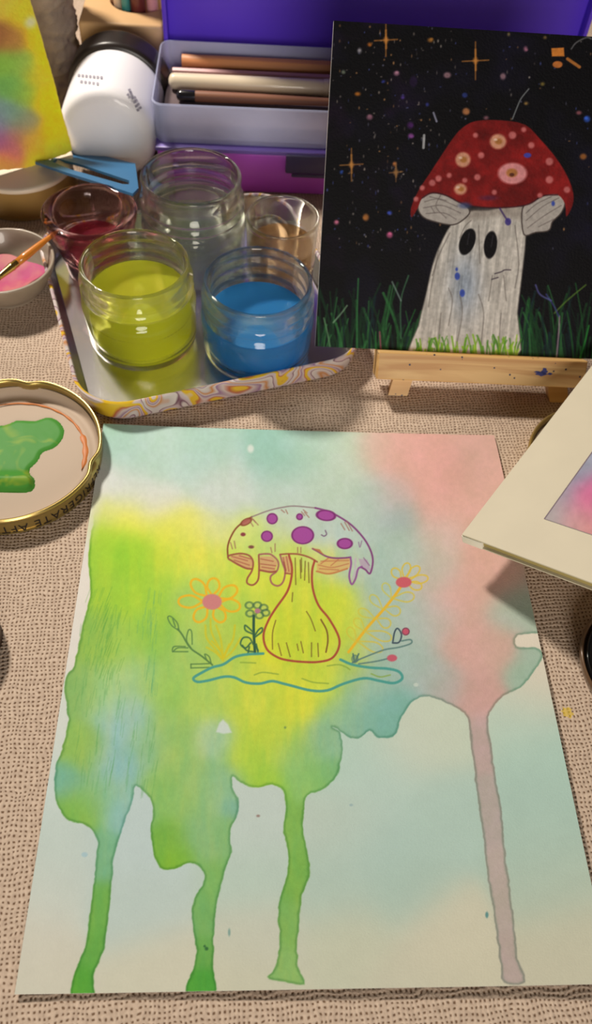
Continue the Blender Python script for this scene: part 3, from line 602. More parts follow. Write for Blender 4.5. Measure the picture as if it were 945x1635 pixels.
def T(p, q, r): return A0 + p * ex + q * ey + r * ez
MF = frame(A0, ex, ey, ez)
def pq(x, y, r=0.0):
    P_ = onplane(x, y, A0 + r * ez, ez) - A0
    return float(np.dot(P_, ex)), float(np.dot(P_, ey))
def pine_material():
    m = bpy.data.materials.new('pine_wood'); m.use_nodes = True; nt = m.node_tree; b = nt.nodes['Principled BSDF']; N = nt.nodes.new; L = nt.links.new
    tc = N('ShaderNodeTexCoord'); mp = N('ShaderNodeMapping'); mp.inputs['Scale'].default_value = (6, 90, 90); L(tc.outputs['Object'], mp.inputs[0])
    n = N('ShaderNodeTexNoise'); n.inputs['Scale'].default_value = 1.0; n.inputs['Detail'].default_value = 3; n.inputs['Distortion'].default_value = 1.2; L(mp.outputs[0], n.inputs['Vector'])
    r = N('ShaderNodeValToRGB'); r.color_ramp.elements[0].color = alb((196, 142, 78)); r.color_ramp.elements[0].position = .38; r.color_ramp.elements[1].color = alb((222, 178, 112)); r.color_ramp.elements[1].position = .56
    L(n.outputs['Fac'], r.inputs[0])
    v = N('ShaderNodeTexVoronoi'); v.inputs['Scale'].default_value = 210; L(tc.outputs['Object'], v.inputs['Vector'])
    lt = N('ShaderNodeMath'); lt.operation = 'LESS_THAN'; lt.inputs[1].default_value = 0.12; L(v.outputs['Distance'], lt.inputs[0])
    mx = N('ShaderNodeMix'); mx.data_type = 'RGBA'; L(lt.outputs[0], mx.inputs[0]); L(r.outputs[0], mx.inputs[6]); mx.inputs[7].default_value = alb((40, 36, 60))
    L(mx.outputs[2], b.inputs['Base Color']); b.inputs['Roughness'].default_value = .5
    return m
pine = pine_material()
easel = thing('tabletop_easel', 'small pine easel holding the black mushroom canvas', 'easel', tuple(at(760, 650, 0)))
p0, _ = pq(603, 575, .006); p1, q1 = pq(940, 600, .006); _, qb = pq(620, 606, .006)
p1 = p0 + 0.112
bm = bmesh.new(); add_box(bm, (p0, qb, -0.0105), (p1, -0.0002, 0.0065), .0007, MF); from_bm('ledge', bm, pine, easel)
bl = mat('blue_paint_spot', (40, 46, 120), .5)
bm = bmesh.new()
for (x, y, rx, ry) in ((864, 597, .0030, .0011), (869, 593, .0016, .0018), (878, 597, .0013, .0006), (858, 594, .0018, .0005)):
    a_, b_ = pq(x, y, .0066)
    vs = bmesh.ops.create_circle(bm, cap_ends=True, segments=12, radius=1)['verts']
    for i_, v in enumerate(vs):
        k_ = 1 + .25 * math.sin(i_ * 2.3); v.co = Vector(T(a_ + v.co.x * rx * k_, b_ + v.co.y * ry * k_, .0067))
o = from_bm('paint_spot', bm, bl, easel); o['label'] = 'dark blue paint spot'
pm = (p0 + p1) / 2
for sgn, fx_ in ((-1, 632), (1, 893)):
    pf, _ = pq(fx_, 640, -.006)
    topv = np.array([pm + sgn * .006, .135]); bot = np.array([pf, -.0275])
    d_ = (bot - topv) / np.linalg.norm(bot - topv); n_ = np.array([-d_[1], d_[0]]) * .0052
    bm = bmesh.new(); prism(bm, [T(*(topv - n_), -.0045), T(*(topv + n_), -.0045), T(*(bot + n_), -.0045), T(*(bot - n_), -.0045)], ez, .0055)
    d3 = Vector(d_[0] * ex + d_[1] * ey)
    for v in bm.verts:                                  # the foot is cut level with the cloth
        if v.co.z < 0.03: v.co += d3 * ((0.0003 - v.co.z) / d3.z)
    from_bm('leg', bm, pine, easel)
bm = bmesh.new(); add_box(bm, (pm - .02, .085, -.0155), (pm + .02, .095, -.0105), .0006, MF); from_bm('crossbar', bm, pine, easel)
h_ = T(pm, .088, -.018); ft = np.array([h_[0], h_[1] + .055, 0.0])
bm = bmesh.new(); dd_ = (ft - h_); dl = np.linalg.norm(dd_); dd_ /= dl; yy = np.cross(dd_, [1, 0, 0]); 
add_box(bm, (-.005, -.0025, 0), (.005, .0025, dl), .0005, frame(h_, [1, 0, 0], yy, dd_))
for v in bm.verts: v.co.z = max(v.co.z, .0003)
from_bm('rear_leg', bm, pine, easel)

# ================================================================== metal tray
ta = math.radians(18.0); tu = np.array([math.cos(ta), math.sin(ta), 0]); tv = np.array([-math.sin(ta), math.cos(ta), 0]); T0 = np.array([-.0085, .2500, 0.0])
TWd, THt = 0.159, 0.158
def rrect(ins, z, rad=.026, n=10):
    r_ = max(rad - ins, .004); out = []
    for (cx, cy, a0) in ((TWd - ins - r_, THt - ins - r_, 0), (ins + r_, THt - ins - r_, 90), (ins + r_, ins + r_, 180), (TWd - ins - r_, ins + r_, 270)):
        for k in range(n + 1):
            a = math.radians(a0 + 90 * k / n); p = T0 + (cx + r_ * math.cos(a)) * tu + (cy + r_ * math.sin(a)) * tv; out.append((p[0], p[1], z))
    return out
def marble_material():
    m = bpy.data.materials.new('marbled_print'); m.use_nodes = True; nt = m.node_tree; b = nt.nodes['Principled BSDF']; N = nt.nodes.new; L = nt.links.new
    tc = N('ShaderNodeTexCoord'); n0 = N('ShaderNodeTexNoise'); n0.inputs['Scale'].default_value = 17; n0.inputs['Detail'].default_value = 2; n0.inputs['Distortion'].default_value = .8
    L(tc.outputs['Object'], n0.inputs['Vector'])
    mm = N('ShaderNodeMath'); mm.operation = 'MULTIPLY'; mm.inputs[1].default_value = 8; L(n0.outputs['Fac'], mm.inputs[0])
    fr = N('ShaderNodeMath'); fr.operation = 'FRACT'; L(mm.outputs[0], fr.inputs[0])
    r = N('ShaderNodeValToRGB'); cr = r.color_ramp; cr.interpolation = 'LINEAR'
    st = [(0, (200, 186, 178)), (.16, (214, 200, 190)), (.2, (110, 66, 84)), (.24, (196, 170, 170)), (.36, (206, 190, 184)), (.42, (222, 178, 40)), (.52, (226, 184, 50)), (.56, (184, 96, 60)), (.62, (206, 186, 176)), (.74, (150, 110, 140)), (.78, (210, 196, 188)), (.88, (196, 130, 70)), (1, (200, 186, 178))]
    while len(cr.elements) < len(st): cr.elements.new(.5)
    for e, (p, c) in zip(cr.elements, st): e.position = p; e.color = alb(c)
    L(fr.outputs[0], r.inputs[0]); L(r.outputs[0], b.inputs['Base Color']); b.inputs['Roughness'].default_value = .25; b.inputs['Coat Weight'].default_value = .4
    return m
steel = mat('brushed_steel', (212, 204, 196), .2, metal=1.0)
loops = [(.012, .0016), (.0060, .0018), (.0046, .0035), (.0020, .0140), (.0014, .0151), (.0006, .0154), (-.0002, .0149), (-.0001, .0140), (.0016, .0030), (.0028, .0008), (.006, .0003)]
bm = bmesh.new(); R_ = [[bm.verts.new(p) for p in rrect(i, z)] for i, z in loops]; n_ = len(R_[0])
f0 = bm.faces.new(R_[0]); f1 = bm.faces.new(R_[-1][::-1]); f1.material_index = 1
for j in range(len(R_) - 1):
    for i in range(n_):
        f_ = bm.faces.new((R_[j][i], R_[j][(i + 1) % n_], R_[j + 1][(i + 1) % n_], R_[j + 1][i])); f_.material_index = 0 if j < 3 else 1
tray = from_bm('metal_tray', bm, [steel, marble_material()], None, 40, tuple(T0 + tu * .08 + tv * .08))
tag(tray, 'low metal tray with marbled rim, carrying the glass jars', 'tray')

# ================================================================== jars
glass = glassmat('clear_glass', (.97, .98, .96), .66)
def jar(name, label, c, R, h, water, level, gm=glass, tiltseed=0):
    s = R / .031; k = h
    zs = h * .62                                    # height of the shoulder
    outer = [(0, 0), (.022 * s, 0), (.0262 * s, .0008), (.0292 * s, .0035), (.0302 * s, .008), (.0305 * s, zs - .010), (.0308 * s, zs - .006), (.0309 * s, zs - .003), (.0298 * s, zs - .0005), (.0280 * s, zs + .0012),
             (.0280 * s, zs + .003), (.0300 * s, zs + .0042), (.0302 * s, zs + .0052), (.0284 * s, zs + .0068), (.0281 * s, zs + .0088), (.0300 * s, zs + .0102), (.0300 * s, zs + .0112), (.0282 * s, zs + .0128), (.0284 * s, h - .003), (.0286 * s, h - .0015), (.0280 * s, h - .0003)]
    inner = [(.0270 * s, h), (.0262 * s, h - .0008), (.0258 * s, h - .003), (.0258 * s, zs + .002), (.0270 * s, zs - .005), (.0280 * s, zs - .010), (.0280 * s, .009), (.0262 * s, .0062), (.021 * s, .0050), (0, .0056)]
    bm = bmesh.new(); lathe(bm, outer + inner, c, 96)
    g = from_bm(name, bm, gm, None, True, c)
    def rin(z):
        I = inner[::-1]
        for (r0, z0), (r1, z1) in zip(I[:-1], I[1:]):
            if z0 <= z <= z1 and z1 > z0: return r0 + (r1 - r0) * (z - z0) / (z1 - z0)
        return I[-1][0]
    if water is not None:
        lv = level; prof = [(0, .0057), (.020 * s, .0051)] + [(rin(z) + .00015, z) for z in (.0064, .0085, .012, .016, .02, .024, .028, .032, .036, .04, .045, .05) if z < lv - .001]
        prof += [(rin(lv) + .00015, lv), (rin(lv) - .0012, lv - .0004), (0, lv - .0005)]
        bm = bmesh.new(); lathe(bm, prof, c, 72); from_bm('paint_water', bm, water, g, 30)
    tag(g, label, 'jar'); return g
TZ = .0019
yel = murky('yellow_paint_water', (240, 240, 70), (.97, .98, .45), .42)
blu = murky('blue_paint_water', (70, 160, 225), (.35, .68, .95), .6)
clr = murky('clear_rinse_water', (170, 176, 150), (.93, .95, .90), .10)
brn = murky('brown_tinted_water', (190, 140, 84), (.93, .80, .62), .35)
pnk = murky('pink_paint_water', (170, 56, 84), (.88, .55, .60), .28)
jar('glass_jar', 'glass jar of yellow-green paint water at front left of the tray', (.0150, .3185, TZ), .0305, .053, yel, .034)
jar('glass_jar', 'glass jar of bright blue paint water, near the front right of the tray', (.0785, .3115, TZ), .0305, .050, blu, .027)
jar('glass_jar', 'tall clear glass jar behind the yellow and blue ones', (.0410, .3800, TZ), .0300, .064, clr, .046)
def tumbler(name, label, c, prof_o, prof_i, gm, water, wprof):
    bm = bmesh.new(); lathe(bm, prof_o + prof_i, c, 96); g = from_bm(name, bm, gm, None, True, c)
    bm = bmesh.new(); lathe(bm, wprof, c, 64); from_bm('paint_water', bm, water, g, 30)
    tag(g, label, 'glass'); return g
tumbler('glass_tumbler', 'small clear glass with brownish water between tall jar and black canvas', (.0915, .3640, TZ),
        smoothprof([(0, 0), (.0150, 0), (.0180, .0012), (.0190, .006), (.0196, .025), (.0200, .045), (.0203, .0500), (.0200, .0512)], 3), smoothprof([(.0194, .0516), (.0186, .0505), (.0182, .045), (.0176, .02), (.0165, .0105), (.012, .0085), (0, .0082)], 3), glass, brn,
        [(0, .0083), (.0121, .0086), (.0167, .0106), (.0178, .02), (.0181, .034), (.017, .0337), (0, .0337)])
pinkglass = glassmat('pink_tinted_glass', (.90, .76, .76), .7)
tumbler('glass_tumbler', 'thick flared glass with dark pink water at back left corner of tray', (-.0175, .3790, TZ),
        smoothprof([(0, 0), (.0150, 0), (.0178, .001), (.0186, .004), (.0205, .015), (.0240, .028), (.0265, .0375), (.0268, .0395)], 3), smoothprof([(.0255, .0405), (.0225, .0400), (.0200, .0375), (.0180, .030), (.0160, .018), (.0135, .0105), (.009, .0085), (0, .008)], 3), pinkglass, pnk,
        [(0, .0081), (.0091, .0086), (.0136, .0105), (.0161, .018), (.0168, .0215), (.0158, .0212), (0, .0212)])

# ================================================================== jar lids
gold = mat('gold_lacquer', (186, 158, 92), .3, metal=.75)
cream = mat('cream_lining', (186, 164, 140), .6, spec=.25)
def lid(label, c, R, h, lugs, lining=cream, shellm=gold, name='jar_lid', cat='lid'):
    t = thing(name, label, cat, c)
    bm = bmesh.new()
    prof = smoothprof([(0, 0), (R - .004, 0), (R - .0015, .0008), (R - .0006, .0025), (R - .0006, h - .0035), (R, h - .0022), (R + .0002, h - .001), (R - .0005, h)], 3) + smoothprof([(R - .0012, h - .0001), (R - .0018, h - .001), (R - .0016, h - .0025)], 2) + [(R - .0014, .003), (R - .0035, .0008), (0, .0008)]
    lathe(bm, prof, c, 160)
    for v in bm.verts:
        dx, dy = v.co.x - c[0], v.co.y - c[1]; r_ = math.hypot(dx, dy); zz = v.co.z - c[2]
        if zz > h - .004 and r_ > R * .8:
            a = math.degrees(math.atan2(dy, dx)); k_ = sum(math.exp(-(((a - l + 180) % 360 - 180) / 7) ** 2) for l in lugs)
            f_ = 1 - .0022 * k_ / r_; v.co.x = c[0] + dx * f_; v.co.y = c[1] + dy * f_
    from_bm('shell', bm, shellm, t, 50)
    bm = bmesh.new(); lathe(bm, smoothprof([(R - .0021, h - .0045), (R - .0023, .0045), (R - .0035, .0022), (R - .0055, .0017), (R - .0075, .0020), (R - .0095, .0015)], 3) + [(0, .0014), (0, .0010), (R - .0045, .0010), (R - .0017, .0034), (R - .0017, h - .0045)], c, 128)
    from_bm('lining', bm, lining, t, 50)
    return t
LC = (-.0430, .2310, .0003); LR = .0455; LH = .0115
lt = lid('gold-rimmed jar lid lying upturned with green paint smeared inside', LC, LR, LH, (86, -12, -100, 174))
# thick green paint
gp = bpy.data.materials.new('green_paint'); gp.use_nodes = True; nt = gp.node_tree; b = nt.nodes['Principled BSDF']
tc = nt.nodes.new('ShaderNodeTexCoord'); nn = nt.nodes.new('ShaderNodeTexNoise'); nn.inputs['Scale'].default_value = 70; nn.inputs['Detail'].default_value = 2; nn.inputs['Distortion'].default_value = 1.0
rr_ = nt.nodes.new('ShaderNodeValToRGB'); rr_.color_ramp.elements[0].position = .5; rr_.color_ramp.elements[0].color = alb((70, 138, 50)); rr_.color_ramp.elements[1].position = .85; rr_.color_ramp.elements[1].color = alb((168, 176, 48))
nt.links.new(tc.outputs['Object'], nn.inputs['Vector']); nt.links.new(nn.outputs['Fac'], rr_.inputs[0]); nt.links.new(rr_.outputs[0], b.inputs['Base Color']); b.inputs['Roughness'].default_value = .5; b.inputs['Specular IOR Level'].default_value = .15
outl = np.array([at(x, y, .002)[:2] for x, y in curve([(-60, 690), (-20, 682), (10, 678), (28, 671), (55, 672), (78, 666), (95, 674), (103, 690), (96, 706), (84, 716), (68, 722), (60, 736), (48, 748), (48, 757), (55, 766), (54, 780), (44, 786), (15, 787), (-20, 784), (-60, 770)], 4, True)])
ox0, oy0 = outl.min(0); ox1, oy1 = outl.max(0); st_ = .0006
gxs = np.arange(ox0 - st_, ox1 + st_, st_); gys = np.arange(oy0 - st_, oy1 + st_, st_); GX, GY = np.meshgrid(gxs, gys)
tmp = Sheet(GX.ravel(), GY.ravel(), (0, 0, 0)); ii = np.arange(GX.size); dd_ = tmp.segdist(ii, outl, True); ins_ = tmp.inside(ii, outl)
PXg, PYg = project(np.stack([GX.ravel(), GY.ravel(), np.full(GX.size, .002)], -1))
ridge = np.exp(-((PYg - (768 - (PXg < 0) * 0)) / 10.0) ** 2) * .0026
hgt = np.where(ins_, .0016 + np.minimum(dd_, .002) * .35 + ridge * np.clip(dd_ / .0025, 0, 1) + .0001 * fbm(GX.ravel() * 1000, GY.ravel() * 1000, 6, 3, 2), .0012)
hgt = hgt.reshape(GX.shape); IN = ins_.reshape(GX.shape); keep = IN.copy()
for sx_ in (-1, 0, 1):
    for sy_ in (-1, 0, 1): keep |= np.roll(np.roll(IN, sx_, 1), sy_, 0)
bm = bmesh.new(); VV = {}
for j in range(GX.shape[0]):
    for i in range(GX.shape[1]):
        if keep[j, i]: VV[j, i] = bm.verts.new((GX[j, i], GY[j, i], hgt[j, i] + LC[2]))
for j in range(GX.shape[0] - 1):
    for i in range(GX.shape[1] - 1):
        q = [(j, i), (j, i + 1), (j + 1, i + 1), (j + 1, i)]
        if all(k in VV for k in q): bm.faces.new([VV[k] for k in q])
lo_ = [v for v in bm.verts if not v.link_faces]; bmesh.ops.delete(bm, geom=lo_, context='VERTS')
o = from_bm('green_paint', bm, gp, lt, True); o['label'] = 'thick glossy green paint'
# orange streak round the lining
bm = bmesh.new(); ring = []
for k in range(60):
    a = math.radians(-12 + k * 2.1); wv = .0013 * (1.3 if k < 18 else .55) * (0.6 + .4 * math.sin(k * .5) ** 2) * min(1, k / 5, (59 - k) / 10)
    rc = LR - .0092; z_ = LC[2] + .0022
    ring.append([bm.verts.new((LC[0] + (rc + s_ * wv) * math.cos(a), LC[1] + (rc + s_ * wv) * math.sin(a), z_ + (.0004 if s_ == 0 else -.0003))) for s_ in (-1, 0, 1)])
for A, B in zip(ring[:-1], ring[1:]):
    for k in (0, 1): bm.faces.new((A[k], A[k + 1], B[k + 1], B[k]))
o = from_bm('orange_streak', bm, mat('orange_paint', (196, 112, 44), .5), lt, True); o['label'] = 'orange paint streak'
# printed words round the skirt (upside down, the lid being upturned)
def ring_text(txt, c, R, z0, hgt, a_mid, m, parent):
    cu = bpy.data.curves.new('t', 'FONT'); cu.body = txt; cu.size = 1.0; cu.space_character = 1.12
    ob = bpy.data.objects.new('t', cu); COL.objects.link(ob)
    bpy.context.view_layer.update()
    me = bpy.data.meshes.new_from_object(ob.evaluated_get(bpy.context.evaluated_depsgraph_get()))
    bpy.data.objects.remove(ob); bpy.data.curves.remove(cu)
    xs = [v.co.x for v in me.vertices]; wdt = max(xs); sc = hgt / .72
    for v in me.vertices:
        x, y = (v.co.x - wdt / 2) * sc * .95, v.co.y * sc
        a = a_mid - x / R          # runs clockwise seen from above = upside down from the front
        v.co = Vector((c[0] + R * math.cos(a), c[1] + R * math.sin(a), c[2] + z0 + hgt - y))
    me.name = 'lettering'
    return link('lettering', me, m, parent)
o = ring_text('REFRIGERATE AFTER OPENING', LC, LR - .0004, .0006, .0052, math.radians(-74), mat('black_print', (34, 24, 20), .6), lt); o['label'] = 'black printed lettering'
# lid under the sketchbook
lid('gold jar lid half hidden under the cream sketchbook by the easel', (.2535, .2235, .0003), .0390, .0165, (110, 20, -70, 200))
# black dish
dish = thing('round_dish', 'black shiny round dish at right edge below the sketchbook', 'dish', (.2520, .1190, .0003))
bm = bmesh.new(); lathe(bm, smoothprof([(0, 0), (.026, 0), (.0295, .001), (.0312, .004), (.0318, .0072), (.0314, .0080)], 3) + smoothprof([(.0308, .0080), (.0302, .0068), (.0296, .005), (.0285, .0042)], 3) + [(.0285, .0038), (.0294, .0022), (0, .0012)], (.252, .119, .0003), 128)
from_bm('outer_ring', bm, mat('brown_glaze', (96, 70, 48), .25, coat=.4), dish, 50)
bm = bmesh.new(); lathe(bm, smoothprof([(.0290, .0052), (.0287, .0068), (.0279, .0066), (.0270, .0040), (.0250, .0028)], 3) + [(0, .0026), (0, .0016), (.0270, .0024), (.0288, .0042)], (.252, .119, .0003), 128)
from_bm('black_inside', bm, mat('black_gloss', (22, 20, 20), .12, coat=.6), dish, 50)
# dark round stand-in, added at the left edge to cast the shadow there
cx_ = at(3, 1030)[0] - .021
bm = bmesh.new(); lathe(bm, smoothprof([(0, 0), (.019, 0), (.0208, .001), (.021, .004), (.0208, .011), (.0195, .0135), (.017, .0140)], 3) + [(.016, .0130), (0, .0128)], (cx_, at(3, 1030)[1], .0003), 72)
tag(from_bm('shadow_caster', bm, mat('dark_brown_plastic', (62, 40, 26), .5), None, 40, (cx_, at(3, 1030)[1], 0)), 'dark brown round stand-in added at the left edge to cast a shadow', 'cap')

# ================================================================== little bowl with pink paint, and the brush lying across it
bc_ = (-.0675, .3600, .0003)
bowl = thing('paint_bowl', 'small pale ceramic bowl with pink paint below the round tin', 'bowl', bc_)
bm = bmesh.new(); lathe(bm, smoothprof([(0, 0), (.0165, 0), (.0180, .0012), (.0235, .007), (.0275, .014), (.0293, .0195), (.0292, .0206)], 3) + smoothprof([(.0280, .0208), (.0268, .0190), (.0235, .0125), (.0180, .0070), (.010, .0052), (0, .0050)], 3), bc_, 96)
from_bm('bowl_body', bm, mat('pale_stoneware', (150, 134, 114), .35, coat=.3, noise=.08, nscale=80), bowl, True)
pm_ = bpy.data.materials.new('pink_paint'); pm_.use_nodes = True; nt = pm_.node_tree; b = nt.nodes['Principled BSDF']
tc = nt.nodes.new('ShaderNodeTexCoord'); nn = nt.nodes.new('ShaderNodeTexNoise'); nn.inputs['Scale'].default_value = 60; nn.inputs['Detail'].default_value = 4
rr_ = nt.nodes.new('ShaderNodeValToRGB'); rr_.color_ramp.elements[0].position = .4; rr_.color_ramp.elements[0].color = alb((182, 60, 110)); rr_.color_ramp.elements[1].position = .62; rr_.color_ramp.elements[1].color = alb((190, 110, 108))
nt.links.new(tc.outputs['Object'], nn.inputs['Vector']); nt.links.new(nn.outputs['Fac'], rr_.inputs[0]); nt.links.new(rr_.outputs[0], b.inputs['Base Color']); b.inputs['Roughness'].default_value = .55; b.inputs['Specular IOR Level'].default_value = .2
bm = bmesh.new(); n_ = 72; rg = []
for (fr_, zz) in ((0, .0062), (.5, .0068), (.92, .0078), (1, .0070)):
    rg.append([bm.verts.new((bc_[0] + .0205 * fr_ * (1 + .13 * math.sin(3 * a + 1) + .07 * math.sin(7 * a)) * math.cos(a), bc_[1] - .0015 + .0190 * fr_ * (1 + .13 * math.sin(3 * a + 1) + .07 * math.sin(5 * a)) * math.sin(a), bc_[2] + zz + .0036 * fr_ ** 3)) for a in (2 * PI * k / n_ for k in range(n_))])
for A, B in zip(rg[:-1], rg[1:]):
    for k in range(n_): bm.faces.new((A[k], A[(k + 1) % n_], B[(k + 1) % n_], B[k]))
bmesh.ops.remove_doubles(bm, verts=bm.verts, dist=1e-6)
from_bm('pink_paint', bm, pm_, bowl, True)['label'] = 'pink paint'
b1 = at(94, 367, .0262); b0 = at(0, 441, .0200); dB = (b1 - b0); Lb = np.linalg.norm(dB); dB /= Lb
bp_ = lambda t: b1 - dB * t
br = thing('paint_brush', 'orange-handled brush with gold ferrule resting across the pink paint bowl', 'paintbrush', tuple(bp_(.04)))
Lh = np.linalg.norm(b1 - at(27, 420, .0218))
bm = bmesh.new(); tube(bm, [bp_(t) for t in (0, .001, .004, Lh * .5, Lh * .8, Lh)], [.0004, .0008, .0011, .0019, .0023, .0021], 20); from_bm('handle', bm, mat('orange_lacquer', (204, 122, 40), .25, coat=.6), br, True)
bm = bmesh.new(); tube(bm, [bp_(t) for t in (Lh - .0005, Lh, Lh + .003, Lh + .0034, Lh + .0045, Lh + .014)], [.0020, .0023, .0023, .0025, .0023, .0017], 20); from_bm('ferrule', bm, mat('polished_brass', (226, 190, 110), .15, metal=1), br, 40)
bm = bmesh.new(); tube(bm, [bp_(t) for t in (Lh + .0135, Lh + .016, Lh + .020, Lh + .0235)], [.0016, .0019, .0013, .0002], 16); from_bm('bristles', bm, mat('brown_bristle', (86, 54, 36), .7), br, True)

# ================================================================== round tin, yellow card, fabric pouch, blue strip
tc_ = (-.0745, .4580, .0003)
tin = thing('round_tin', 'shallow round tin with cream top and gold side under the yellow card', 'tin', tc_)
bm = bmesh.new(); lathe(bm, smoothprof([(0, 0), (.031, 0), (.0322, .001), (.0325, .004), (.0325, .0185)], 3) + [(.031, .0185), (.0300, .003), (0, .003)], tc_, 128); from_bm('tin_side', bm, mat('gold_paint', (150, 116, 60), .45), tin, 40)
bm = bmesh.new(); lathe(bm, [(0, .0186), (.0328, .0186)] + smoothprof([(.0334, .0190), (.0336, .0202), (.0332, .0213), (.0322, .0217)], 3) + [(.030, .0216), (0, .0216)], tc_, 128); from_bm('tin_top', bm, mat('cream_enamel', (222, 204, 178), .4), tin, 40)

ca = at(0, 278, .0225); cb = at(118, 245, .0225); cu_ = (cb - ca) / np.linalg.norm(cb - ca); cn = np.array([-cu_[1], cu_[0], 0]); L20 = math.radians(20)
ck = cn * math.sin(L20) + np.array([0, 0, 1]) * math.cos(L20); cz = np.cross(cu_, ck)
CWd = .086; CHt = .122; nu, nv = 170, 240
gu, gv = np.meshgrid(np.linspace(-CWd, 0, nu), np.linspace(CHt, 0, nv)); gu = gu.ravel(); gv = gv.ravel()
rag = .0012 * fbm(gu * 1000, gu * 0, 9, 71, 3) - .0022 * np.sin(np.clip(-gu / .05, 0, 1) * PI)
rag2 = .0009 * fbm(gv * 1000, gv * 0, 8, 75, 3)
gv2 = gv + rag * (1 - gv / CHt); gu2 = gu + rag2 * (1 + gu / CWd)
bow = .0018 * np.sin(np.clip(gv / CHt, 0, 1) * PI)
P3 = cb + gu2[:, None] * cu_ + (gv2 + .0018)[:, None] * ck + bow[:, None] * cz
X, Y = project(P3); cd = Sheet(X, Y, (0, 0, 0))
cd.C = field(X, Y, [(30,25,186,180,44),(5,10,180,172,60),(48,36,206,196,170,5),(60,60,196,182,36),(5,55,128,92,56),(20,65,150,120,60),(75,100,200,184,26),(60,120,176,176,44),(40,105,128,170,74),(15,100,112,164,64),(20,140,96,156,76),(40,150,128,168,64),
    (70,160,190,180,30),(90,160,200,182,24),(10,180,104,140,128),(25,190,96,146,112),(40,195,130,134,96),(0,200,110,120,140),(0,225,136,86,118),(25,212,150,108,90),(20,240,158,96,100),(50,225,180,156,52),(85,210,198,176,26),(105,230,200,182,40),(60,255,198,172,40),(10,262,196,134,62),(0,272,204,140,70),(100,248,210,192,60),(-40,150,150,120,120),(-60,60,180,170,50),(-40,-60,190,180,50),(30,-80,120,160,80)], 13)
cd.C *= np.array([1.42, 1.30, 1.34]) * (1 + .05 * fbm(X, Y, 7, 61, 3)[:, None])
dedge = np.minimum(-gu, gv); cd.C = cd.C * (1 - np.clip((.0007 - dedge) / .0007, 0, 1)[:, None] * .5) + np.array([222, 204, 120]) * np.clip((.0007 - dedge) / .0007, 0, 1)[:, None] * .5
card = sheet_object('watercolor_card', P3, nv, nu, cd.C, .0006, cz, vcol_mat('rough_watercolor_card', .85, .9, 700, .2), backcol=(206, 196, 150))
tag(card, 'upright yellow, green and purple watercolor card standing on the cream tin', 'painting')

# fabric pouch
pr_ = aty(127, 70, .566)[0]; pc_ = (pr_ - .0355, .5680, .0003)
bm = bmesh.new(); prf = [(0, 0), (.030, 0)] + [(.034, .002 + .125 * k / 90) for k in range(91)] + [(.030, .129), (0, .1295)]
lathe(bm, prf, pc_, 120)
for v in bm.verts:
    dx, dy = v.co.x - pc_[0], v.co.y - pc_[1]; r_ = math.hypot(dx, dy)
    if r_ > .028:
        a = math.atan2(dy, dx); z = v.co.z
        A_ = np.array([a * 12.0]); Z_ = np.array([z * 1000.0])
        k_ = 1 + .06 * float(fbm(A_ + Z_ * .25, Z_, 7, 91, 4)[0]) + .04 * float(fbm(A_ * .4, Z_, 3, 95, 2)[0]) + .02 * math.sin(a * 2 + 1)
        k_ += -.06 * (1 - min(1, abs(float(fbm(A_ * .5 + 9, Z_ + A_ * .8, 11, 99, 2)[0])) * 7)) - .035 * (1 - min(1, abs(float(fbm(A_ * 1.5 + 3, Z_ - A_, 8, 109, 2)[0])) * 6))
        if abs(z - .040) < .0022: k_ += .03
        v.co.x = pc_[0] + dx * k_; v.co.y = pc_[1] + dy * k_
tag(from_bm('fabric_pouch', bm, mat('taupe_canvas_cloth', (172, 152, 128), .9, noise=.15, nscale=40, bump=.4, bscale=900), None, True, pc_), 'wrinkled taupe cloth pouch standing upright behind the yellow card', 'pouch')

# blue slotted strip: its left end on the tin, its right end on the cloth
pl0 = np.array([-.045, .455, .0242]); pn = np.array([0.0, 0.34, 1.0]); pn /= np.linalg.norm(pn)
def onb(x, y): return onplane(x, y, pl0, pn)
O_ = [(56, 258), (80, 255), (118, 236), (150, 245), (216, 261), (221, 300), (212, 309), (160, 292), (105, 275)]
Hh = [(83, 258), (92, 253), (128, 262), (170, 276), (206, 288), (206, 294), (196, 294), (150, 281), (112, 270)]
bm = bmesh.new()
def capring(off):
    a_ = [bm.verts.new(Vector(onb(*p) - pn * off)) for p in O_]; b_ = [bm.verts.new(Vector(onb(*p) - pn * off)) for p in Hh]; return a_, b_
(a1, b1_), (a2, b2_) = capring(0), capring(.0016)
for A, B, flip in ((a1, b1_, 0), (a2, b2_, 1)):
    es = [bm.edges.new((A[i], A[(i + 1) % 9])) for i in range(9)] + [bm.edges.new((B[i], B[(i + 1) % 9])) for i in range(9)]
    bmesh.ops.triangle_fill(bm, edges=es, use_beauty=True)
for L1, L2 in ((a1, a2), (b1_, b2_)):
    for i in range(9): bm.faces.new((L1[i], L1[(i + 1) % 9], L2[(i + 1) % 9], L2[i]))
tag(from_bm('plastic_strip', bm, mat('blue_plastic', (46, 106, 146), .45), None, False, tuple(pl0)), 'flat blue plastic strip with a long slot in front of the white bottle', 'strip')

